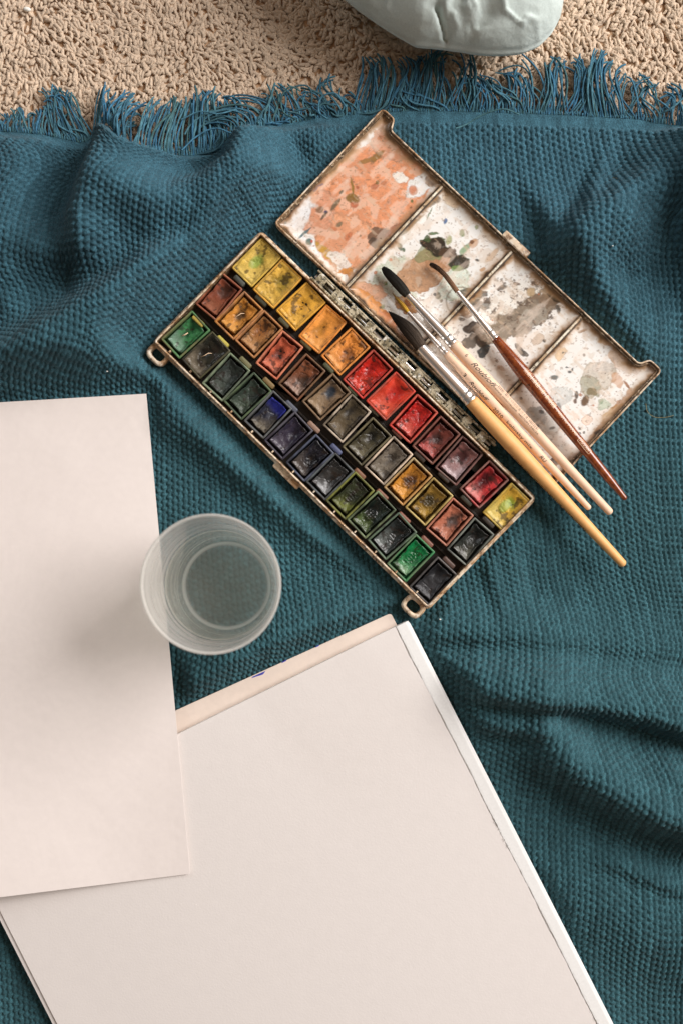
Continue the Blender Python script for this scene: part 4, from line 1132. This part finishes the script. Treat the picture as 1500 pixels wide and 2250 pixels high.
def make_pan(row, k, n, d):
    px_, py_, cf, cp, cc, ce, full, gloss, words, special = d
    seed = int(px_ * 3 + py_)
    r = random.Random(seed)
    zr = 1.38 + r.uniform(-.05, .05)
    c = P(px_, py_, zr)
    pos = ORD[k] if not (k == n - 1) else 'last'
    lab = f'pan of {words}, {pos} in the {row} row'
    t = thing('paint_pan', lab, 'paint pan', (c[0], c[1], .46), 'pans of paint standing in the box')
    a = TRAY_A + math.radians(r.gauss(0, 2.2))
    fr = frame2(c, a)
    hw, hl = (.955 if row == 'hinge' else .925) + r.uniform(-.015, .02), 1.44 + r.uniform(-.03, .02)
    o = densify(rpoly(rect(0, 0, 2 * hw, 2 * hl), .10, 3), .25)
    prof = [(.10, .46), (.02, zr - .35), (0, zr - .04), (.03, zr), (.11, zr), (.14, zr - .04), (.17, zr - .4), (.20, .55)]
    L = []
    for dd_, z_ in prof:
        q_ = z3(offset(o, dd_), z_)
        q_[:, 2] += (.02 * (fbm(q_[:, 0] * 2 + seed, q_[:, 1] * 2, seed, 2) - .5)) * (z_ > 1)
        L.append(q_)
    V, F_ = loft(L, True, True, True)
    loc = V.copy()
    nz = fbm(loc[:, 0] * 1.6 + seed, loc[:, 1] * 1.6, seed, 4); nz2 = fbm(loc[:, 0] * 4 + seed, loc[:, 1] * 4, seed + 3, 3)
    c0 = np.clip(B(cf) * 1.25, 0, .85) * np.ones((len(V), 1))
    c0 = c0 + (B(cp) - c0) * (sstep(.46, .62, nz) * (.4 + .5 * full))[:, None]
    c0 = c0 + (B(44, 34, 26) - c0) * (sstep(.56, .68, nz2) * .4)[:, None]
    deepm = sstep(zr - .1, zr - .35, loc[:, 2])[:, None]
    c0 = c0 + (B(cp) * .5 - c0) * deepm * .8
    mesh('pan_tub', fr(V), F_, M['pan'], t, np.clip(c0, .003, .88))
    # the cake of paint
    na, nb = 34, 54
    A_, B_ = np.meshgrid(np.linspace(-1, 1, na), np.linspace(-1, 1, nb))
    ih, iw = hl - .17, hw - .17
    over = .12 * sstep(.78, 1, np.array(full))
    sc_ = .90 + .10 * full
    # superellipse-like block with wandering edges
    rr_ = np.maximum(np.abs(A_), np.abs(B_))
    X = A_ * (iw * sc_ + over); Y = B_ * (ih * sc_ + over)
    corner = 1 - .05 * (A_ ** 2 * B_ ** 2) ** 2
    X *= corner; Y *= corner
    pinch = (1 - full * .7) * r.uniform(.06, .24)
    X *= 1 - pinch * (1 - B_ ** 2) * (.6 + .4 * r.random())
    Y *= 1 - pinch * .35 * (1 - A_ ** 2)
    wob = (fbm(X * 2.2 + seed, Y * 2.2, seed + 5, 3) - .5); wob2 = (fbm(X * 2.2 - seed, Y * 2.2 + 4, seed + 6, 3) - .5)
    em = sstep(.55, 1, rr_)
    X += wob * .20 * em * (1.25 - full * .4); Y += wob2 * .24 * em * (1.25 - full * .4)
    topz = zr - .20 + .22 * full
    nn1 = fbm(X * 1.7 + seed, Y * 1.7, seed + 8, 4); nn2 = fbm(X * 5 + seed, Y * 5, seed + 9, 3)
    cup = r.uniform(.16, .30) * (1.1 - .45 * full)
    ox, oy = r.uniform(-.25, .25), r.uniform(-.1, .6)
    cs_ = r.uniform(.45, .95)
    e_ = np.sqrt(((X - ox) / (iw * .62)) ** 2 + ((Y - oy) / (ih * .52)) ** 2)
    Z = topz - .04 - cup * (1 - rr_ ** 3) - .14 * np.exp(-(e_ / .7) ** 2) + .10 * (nn1 - .5) + .025 * (nn2 - .5)
    Z += .05 * np.exp(-((rr_ - .86) / .09) ** 2)
    if special == 5:
        ee = np.sqrt((X / (iw * .45)) ** 2 + ((Y + .05) / (ih * .36)) ** 2)
        grid = np.maximum(np.exp(-(((X * 5.5) % 1 - .5) / .14) ** 2), np.exp(-(((Y * 5.5) % 1 - .5) / .14) ** 2))
        Z += sstep(1.1, .8, ee) * (.09 - .05 * grid)
    if special == 3:
        ee = np.sqrt(((X + .12) / .34) ** 2 + ((Y + .05) / .52) ** 2 + .25 * X * Y)
        Z += .14 * np.sqrt(np.clip(1 - ee ** 2, 0, 1))
    crack = sstep(.035, .0, np.abs(fbm(X * 1.3 + seed, Y * 1.3, seed + 20, 3) - .5)) * (r.random() < .75)
    Z -= .04 * crack
    Z = np.minimum(Z, zr + .08)
    drop = sstep(.93, 1.0, rr_)
    Z = Z * (1 - drop) + (zr - .5 if full < .78 else zr - .06) * drop
    colr = B(cp) * np.ones(X.shape + (1,))
    colr = colr * (.55 + .9 * nn1)[..., None] * (.85 + .3 * nn2)[..., None]
    pale = sstep(.15, -.95, B_ + .9 * (nn1 - .5) + .35 * A_ * (1 if seed % 2 else -1)) * .75
    colr = colr + (B(ce) - colr) * pale[..., None] * (.5 + .8 * nn2)[..., None].clip(0, 1)
    cm = sstep(cs_ + .45, cs_ - .45, e_ + 1.2 * (nn1 - .5) + .2 * (nn2 - .5))
    if special == 6: cm = sstep(.25, .8, B_ + .5 * (nn1 - .5))
    colr = colr + (B(cc) - colr) * (cm * .9)[..., None]
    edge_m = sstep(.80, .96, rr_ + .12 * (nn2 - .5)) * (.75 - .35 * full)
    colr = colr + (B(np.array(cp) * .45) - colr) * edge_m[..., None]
    colr = colr * (1 - .55 * crack * .6)[..., None]
    dirt = sstep(.62, .70, fbm(X * 3.2 + seed, Y * 3.2, seed + 30, 3)) * .7
    colr = colr + (B(40, 30, 24) - colr) * dirt[..., None]
    if special == 2:
        for (sx_, sy_, sr) in ((-.12, .30, .07), (.10, .38, .075), (-.05, -.02, .06), (.12, -.06, .07), (.02, .1, .04)):
            m_ = sstep(sr * 1.3, sr * .8, np.hypot(X - sx_, Y - sy_) + .08 * (nn2 - .5))
            colr = colr + (B(30, 22, 16) - colr) * m_[..., None]
    if special == 1 or special == 3:
        m_ = sstep(1.1, .7, np.sqrt(((X + .12) / .36) ** 2 + ((Y + .05) / .55) ** 2))
        gc = B(150, 164, 74) if special == 1 else B(158, 172, 80)
        colr = colr + (gc - colr) * (m_ * .75)[..., None]
    if special == 6:
        m_ = sstep(.35, .9, B_ + .35 * A_ + .4 * (nn1 - .5))
        colr = colr + (B(36, 42, 128) - colr) * m_[..., None]
    V = np.stack([X, Y, Z], -1).reshape(-1, 3)
    I = np.arange(na * nb).reshape(nb, na)
    q_ = np.stack([I[:-1, :-1], I[:-1, 1:], I[1:, 1:], I[1:, :-1]], -1).reshape(-1, 4)
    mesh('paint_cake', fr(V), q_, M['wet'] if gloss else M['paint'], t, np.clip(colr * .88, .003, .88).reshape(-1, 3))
    if special == 4:   # a pale hair stuck in the paint
        pts = [(-.15, -.35, zr - .1), (-.02, -.05, zr + .02), (.02, .2, zr + .0), (.18, .38, zr - .08)] if px_ != 408 else [(-.08, -.25, zr), (.0, .0, zr + .03), (.03, .2, zr)]
        V, F_ = tube(fr(np.array(pts)), [.012, .03, .03, .01] if px_ != 408 else [.02, .05, .03], 6)
        mesh('stuck_bristle', V, F_, M['wprint'], t)
for rname, L in ROWS:
    for k, d in enumerate(L): make_pan(rname, k, len(L), d)

# ------------------------------------------------------------------ brushes
def text_mesh(s, shear=0.0):
    cu_ = bpy.data.curves.new('lettering', 'FONT'); cu_.body = s; cu_.size = 1.0; cu_.shear = shear; cu_.resolution_u = 3
    ob = bpy.data.objects.new('lettering', cu_); col.objects.link(ob)
    dg = bpy.context.evaluated_depsgraph_get()
    me = bpy.data.meshes.new_from_object(ob.evaluated_get(dg))
    bm = bmesh.new(); bm.from_mesh(me)
    bmesh.ops.triangulate(bm, faces=bm.faces[:])
    for _ in range(2):
        ed = [e_ for e_ in bm.edges if e_.calc_length() > .18]
        if ed: bmesh.ops.subdivide_edges(bm, edges=ed, cuts=1)
    bmesh.ops.triangulate(bm, faces=bm.faces[:])
    V = np.array([v.co[:] for v in bm.verts]); F_ = [tuple(v.index for v in f.verts) for f in bm.faces]
    bm.free()
    bpy.data.objects.remove(ob); bpy.data.curves.remove(cu_); bpy.data.meshes.remove(me)
    return V, F_

class Brush:
    def __init__(s, label, tip, fer, hnd, end, zt, ze, r_hair, r_f0, r_f1, prof, wood, haircol, hairtip, crimp=2):
        "tip, fer, hnd, end: px points; prof: (fraction of handle, radius cm)"
        pts = [np.array(q, float) for q in (tip, fer, hnd, end)]
        tot = np.linalg.norm(pts[3] - pts[0])
        zz = [zt + (ze - zt) * np.linalg.norm(q - pts[0]) / tot for q in pts]
        W_ = [P(q[0], q[1], z_) for q, z_ in zip(pts, zz)]
        s.t = thing('paint_brush', label, 'paint brush', W_[2])
        s.W = W_
        s.a = W_[1]; ax = W_[3] - W_[1]; s.len = np.linalg.norm(ax); s.ax = ax / s.len
        s.h0 = (W_[2] - W_[1]) @ s.ax
        s.side = np.cross(s.ax, [0, 0, 1.]); s.side /= np.linalg.norm(s.side)   # points to the picture's lower left
        s.up = np.cross(s.side, s.ax)
        s.fx = [s.h0 + f * (s.len - s.h0) for f, _ in prof]; s.fr = [r_ for _, r_ in prof]
        # handle
        u = np.linspace(0, 1, 60)
        sm = s.h0 + (s.len - s.h0) * u
        R = np.interp(sm, s.fx, s.fr)
        R = np.convolve(np.pad(R, 3, mode='edge'), np.ones(7) / 7, 'valid')
        eL = .9 * R[-1]
        k = np.clip((s.len - sm) / eL, 0, 1)
        sm2 = list(sm[sm < s.len - eL]) + list(s.len - eL * (1 - np.sin(np.linspace(0, math.pi / 2, 8)[1:])))
        R2 = list(np.interp(sm[sm < s.len - eL], sm, R)) + list(R[-1] * np.cos(np.linspace(0, math.pi / 2, 8)[1:]) + .005)
        s.sm, s.R = np.array(sm2), np.array(R2)
        V, F_ = tube(s.a + np.array(sm2)[:, None] * s.ax, R2, 28)
        s.handle = mesh('handle', V, F_, wood, s.t)
        # ferrule with crimped rings
        fs = np.linspace(0, s.h0 + .05, 150)
        fr_ = r_f0 + (r_f1 - r_f0) * np.clip(fs / s.h0, 0, 1) ** .9
        for kk in range(crimp):
            c_ = s.h0 - .22 - kk * .42
            fr_ = fr_ - .022 * (r_f1 / .4) * np.exp(-((fs - c_) / .07) ** 2) + .012 * (r_f1 / .4) * np.exp(-((fs - c_ - .18) / .09) ** 2)
        V, F_ = tube(s.a + fs[:, None] * s.ax, np.maximum(fr_, .03), 32)
        mesh('ferrule', V, F_, M['metal'], s.t)
        s.hair(r_hair, r_f0, haircol, hairtip)
    def hair(s, shape, r0, c, ct):
        pass
    def hairs(s, path, rads, c, ct, n, stray=.0, rad=.012):
        "a solid core plus individual hairs lying on it"
        path = catmull(path, 26); rads = np.interp(np.linspace(0, 1, 26), np.linspace(0, 1, len(rads)), rads)
        V, F_ = tube(path, np.maximum(rads * .93, .004), 20)
        tt = np.repeat(np.linspace(0, 1, 26), 20)[:, None]
        cols = B(c) * (1 - tt) + B(ct) * tt
        cols = cols * (.8 + .4 * fbm(np.tile(np.arange(20), 26) * .9, np.repeat(np.arange(26), 20) * .12, 4, 3)[:, None])
        mb = MB(); mb.add(V, F_, cols)
        t = np.gradient(path, axis=0); t /= np.linalg.norm(t, axis=1)[:, None]
        sd = np.cross(t, [0, 0, 1.]); sd /= np.linalg.norm(sd, axis=1)[:, None]; up = np.cross(sd, t)
        r = random.Random(len(c) + n)
        for k in range(n):
            ph = r.uniform(0, 2 * math.pi); e0 = r.randint(19, 25); off = r.gauss(0, .15)
            a_ = ph + off * np.linspace(0, 1, e0 + 1)
            st = 1 + stray * r.random() * np.linspace(0, 1, e0 + 1) ** 2
            q = path[:e0 + 1] + (rads[:e0 + 1] * st)[:, None] * (np.cos(a_)[:, None] * sd[:e0 + 1] + np.sin(a_)[:, None] * up[:e0 + 1])
            V, F_ = tube(q[::2], np.linspace(rad, rad * .4, len(q[::2])), 4)
            b_ = r.uniform(.6, 1.9)
            tk = np.repeat(np.linspace(0, e0 / 25, len(q[::2])), 4)[:, None]
            mb.add(V, F_, np.clip((B(c) * (1 - tk) + B(ct) * tk) * b_, .003, .8))
        mb.build('bristles', M['hair'], s.t)
    def letter(s, txt, s0, length, height, phi, mat, shear=0., V=None, F_=None, name='lettering'):
        "print running down the handle; phi in degrees: 0 on top, positive to the picture's upper right"
        if V is None: V, F_ = text_mesh(txt, shear)
        x = V[:, 0]; y = V[:, 1]
        x = (x - x.min()) / max(x.max() - x.min(), 1e-6) * length + s0
        y = (y - (y.min() + y.max()) / 2) / max(y.max() - y.min(), 1e-6) * height
        R = np.interp(x + s.h0, s.sm, s.R)
        a_ = math.radians(phi) + y / R
        Q = s.a + (x + s.h0)[:, None] * s.ax + ((R + .008) * np.cos(a_))[:, None] * s.up - ((R + .008) * np.sin(a_))[:, None] * s.side
        mesh(name, Q, F_, mat, s.handle, None, False)
    def barcode(s, s0, length, height, phi, mat, seed=1, invert=False):
        r = random.Random(seed); x = 0; V = []; F_ = []
        while x < length:
            w = r.choice([.02, .03, .05])
            n0 = len(V); ny = 5
            for j in range(ny + 1):
                V += [(x, j / ny, 0), (x + w, j / ny, 0)]
            for j in range(ny): F_.append((n0 + 2 * j, n0 + 2 * j + 1, n0 + 2 * j + 3, n0 + 2 * j + 2))
            x += w + r.choice([.03, .035, .055, .08])
        s.letter('', s0, length, height, phi, mat, V=np.array(V, float), F_=F_, name='barcode')

def rel(bz, pts): return pts
# size six: pale handle, dark rounded hair
b6 = Brush('pale birch paint brush, second from right, dark rounded tip, size 6 printed', (838, 587), (893, 647), (995, 754), (1342, 1129), 1.15, 1.85,
           None, .235, .385, [(0, .38), (.10, .41), (.25, .42), (.6, .33), (1, .25)], M['wood'], None, None)
q = [b6.a + b6.ax * .1] + [P(x, y, z_) for x, y, z_ in ((872, 622, 1.2), (852, 601, 1.18), (840, 588, 1.15))]
b6.hairs(q, [.23, .33, .35, .345, .32, .28, .15], (44, 39, 32), (16, 16, 14), 170, .02)
b6.letter('6', 1.15, .16, .24, 12, M['print2'])
b6.letter('Roubloff', 1.85, 2.3, .34, 6, M['print'], .5)
b6.letter('белка имитация  4607095158026', 3.95, 4.4, .15, -6, M['print2'])
b6.barcode(4.2, 3.9, .24, 34, M['print2'], 5)
# size three
b3 = Brush('slim pale birch paint brush with fine ochre tip, lying between the two thicker pale brushes', (862, 645), (895, 685), (979, 776), (1295, 1119), 1.3, 2.0,
           None, .11, .21, [(0, .235), (.15, .33), (.35, .35), (.7, .29), (1, .19)], M['wood'], None, None)
q = [b3.a + b3.ax * .06] + [P(x, y, z_) for x, y, z_ in ((882, 668, 1.32), (870, 655, 1.3), (861, 643, 1.26))]
b3.hairs(q, [.10, .135, .13, .10, .05, .015], (196, 150, 50), (76, 52, 26), 60, .2)
b3.letter('3', 1.85, .2, .26, -24, M['print'])
b3.letter('Roubloff', 2.5, 1.75, .27, -30, M['print'], .5)
b3.letter('2010', 4.9, .85, .26, -38, M['print'], .0)
b3.letter('kolinsky mix', 6.15, 2.45, .26, -32, M['print'], .0)
b3.letter('RU', 9.35, .5, .24, -14, M['print'], .2)
b3.barcode(5.0, 2.9, .12, 78, M['print'], 3)
b3.barcode(9.5, 1.2, .12, 74, M['print'], 4)
# the large one
bl = Brush('largest paint brush, honey coloured handle and pointed black mop tip, across the hinge', (853, 686), (924, 763), (1036, 878), (1371, 1243), 1.55, 2.25,
           None, .375, .47, [(0, .46), (.1, .52), (.28, .545), (.6, .42), (1, .27)], M['wood2'], None, None)
q = [bl.a + bl.ax * .1] + [P(x, y, z_) for x, y, z_ in ((905, 735, 1.6), (884, 712, 1.55), (867, 697, 1.5), (853, 684, 1.45))]
bl.hairs(q, [.36, .43, .47, .46, .40, .30, .18, .03], (74, 60, 48), (8, 8, 10), 260, .10, .010)
bl.barcode(4.3, 7.2, .30, -82, M['print'], 8)
# brown one
bb = Brush('glossy red-brown paint brush with splayed worn tip, rightmost across the lid', (944, 580), (1003, 640), (1091, 741), (1374, 1098), 1.1, 1.85,
           None, .155, .265, [(0, .28), (.1, .41), (.2, .48), (.3, .47), (.65, .36), (.88, .29), (1, .16)], M['brown'], None, None)
q = [bb.a + bb.ax * .05] + [P(x, y, z_) for x, y, z_ in ((990, 622, 1.15), (975, 603, 1.2), (958, 588, 1.15), (944, 580, 1.0))]
bb.hairs(q, [.15, .155, .145, .13, .125, .13], (128, 92, 66), (40, 28, 22), 130, .45, .013)
bb.barcode(2.9, 3.2, .34, 20, M['wprint'], 9)
bb.letter('4 008118 143048', 6.25, 2.2, .20, 14, M['wprint'])
# boxed maker's mark
n = 40; a = np.linspace(0, 2 * math.pi, n, endpoint=False)
def se(w, h, e_=4.5): return np.stack([w * np.sign(np.cos(a)) * np.abs(np.cos(a)) ** (2 / e_), h * np.sign(np.sin(a)) * np.abs(np.sin(a)) ** (2 / e_), 0 * a], 1)
V = np.vstack([se(1, 1, 9), se(.965, .78, 9)])
bb.letter('', 8.72, 1.22, .36, 8, M['wprint'], V=V, F_=[(i, (i + 1) % n, n + (i + 1) % n, n + i) for i in range(n)], name='logo_frame')
bb.letter('PIZZAN', 8.84, .98, .17, 8, M['wprint'], .3, name='lettering')

# ------------------------------------------------------------------ glass of water
def lathe(prof, c, tilt, n=96):
    a_ = np.linspace(0, 2 * math.pi, n, endpoint=False)
    V = []
    for r_, z_ in prof:
        V.append(np.stack([r_ * np.cos(a_) + tilt[0] * z_, r_ * np.sin(a_) + tilt[1] * z_, np.full(n, z_)], 1) + c)
    V = np.vstack(V); F_ = []
    for k in range(len(prof) - 1):
        for i in range(n):
            j = (i + 1) % n
            F_.append((k * n + i, k * n + j, (k + 1) * n + j, (k + 1) * n + i))
    return V, F_
gc = np.array([GLASS_BASE[0], GLASS_BASE[1], .30])
gl = thing('drinking_glass', 'clear tapered glass of water standing on the blanket, overlapping the loose sheet', 'glass', gc)
HG = 9.4
rim_c = P(464, 1283, HG)
tl = ((rim_c[0] - gc[0]) / HG, (rim_c[1] - gc[1]) / HG)
def ro(z_): return 3.18 + (4.19 - 3.18) * (z_ / HG) ** .85
pr = [(.002, .10), (1.5, .08), (2.6, .02), (2.95, 0.0), (3.1, .05), (3.18, .18)]
zs = np.linspace(.3, HG - .1, 60)
rip = lambda z_: .022 * math.sin(z_ * 8.5) * (z_ > 1.0) * (z_ < 7.5)
pr += [(ro(z_) + rip(z_), z_) for z_ in zs]
pr += [(ro(HG) - .01, HG - .04), (ro(HG) - .05, HG), (ro(HG) - .13, HG), (ro(HG) - .17, HG - .05)]
pr += [(ro(z_) - .19 - .12 * (1 - z_ / HG) ** 2, z_) for z_ in zs[::-1] if z_ > 1.15]
pr += [(2.85, .98), (2.6, .84), (1.8, .78), (.002, .76)]
V, F_ = lathe(pr, gc, tl)
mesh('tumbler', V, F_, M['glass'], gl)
wl = 4.6
def ri(z_): return ro(z_) - .19 - .12 * (1 - z_ / HG) ** 2 + .012
pw = [(.002, .75), (1.8, .77), (2.6, .83), (2.86, .97)] + [(ri(z_), z_) for z_ in np.linspace(1.16, wl, 24)] + [(ri(wl) - .06, wl - .03), (ri(wl) - .3, wl - .06), (.002, wl - .06)]
V, F_ = lathe(pw, gc, tl)
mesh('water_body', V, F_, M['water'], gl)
V, F_ = tube([gc + [.0, .06, .80], gc + [.06, .1, .86], gc + [.1, .1, .82]], [.05, .07, .04], 7)

# ------------------------------------------------------------------ crumbs and lint
def crumb(x, y, z_, r_, label):
    bm = bmesh.new(); bmesh.ops.create_icosphere(bm, subdivisions=2, radius=1)
    V = np.array([v.co[:] for v in bm.verts]); F_ = [tuple(v.index for v in f.verts) for f in bm.faces]; bm.free()
    V = V * (r_ * (.8 + .5 * fbm(V[:, 0:1] * 1.5 + x, V[:, 1:2] * 1.5 + V[:, 2:3], 3, 2))) * [1.3, .8, .6]
    c = P(x, y, z_)
    tag(mesh('crumb', V + c, F_, M['crumb'], None, None, True, loc=c), label, 'crumb')
crumb(60, 20, .05, .2, 'white crumb lying on the beige carpet in the far corner')
crumb(237, 287, cloth_z(*P(237, 287)[:2]) + .08, .06, 'tiny white speck on the hem fold at the base of the fringe')
crumb(138, 323, cloth_z(*P(138, 323)[:2]) + .05, .055, 'tiny white speck on the blanket just below the hem band')
crumb(140, 519, cloth_z(*P(140, 519)[:2]) + .05, .05, 'tiny pale speck in the shadowed fold of the blanket')
crumb(236, 816, cloth_z(*P(236, 816)[:2]) + .05, .05, 'tiny pale speck on the blanket above the loose sheet')
crumb(1345, 540, cloth_z(*P(1345, 540)[:2]) + .04, .04, 'tiny tan speck on the lit blanket fold right of the lid')
crumb(966, 1361, cloth_z(*P(966, 1361)[:2]) + .05, .06, 'small tan speck on the blanket beside the box corner')
def lint(pts, label, r_=.018):
    W_ = [P(x, y, 0) for x, y in pts]
    W_ = [np.array([w[0], w[1], cloth_z(w[0], w[1]) + .05]) for w in W_]
    V, F_ = tube(catmull(W_, 30), r_, 5)
    tag(mesh('lint_thread', V, F_, M['lint'], None, None, True, loc=W_[0]), label, 'lint')
lint([(1335, 402), (1345, 412), (1350, 424), (1338, 420), (1318, 428)], 'curl of tan lint on the blanket right of the lid, in the upper fold')
lint([(1415, 888), (1418, 905), (1432, 916), (1455, 918), (1475, 914)], 'long thin tan thread curled on the blanket below the lid tab')
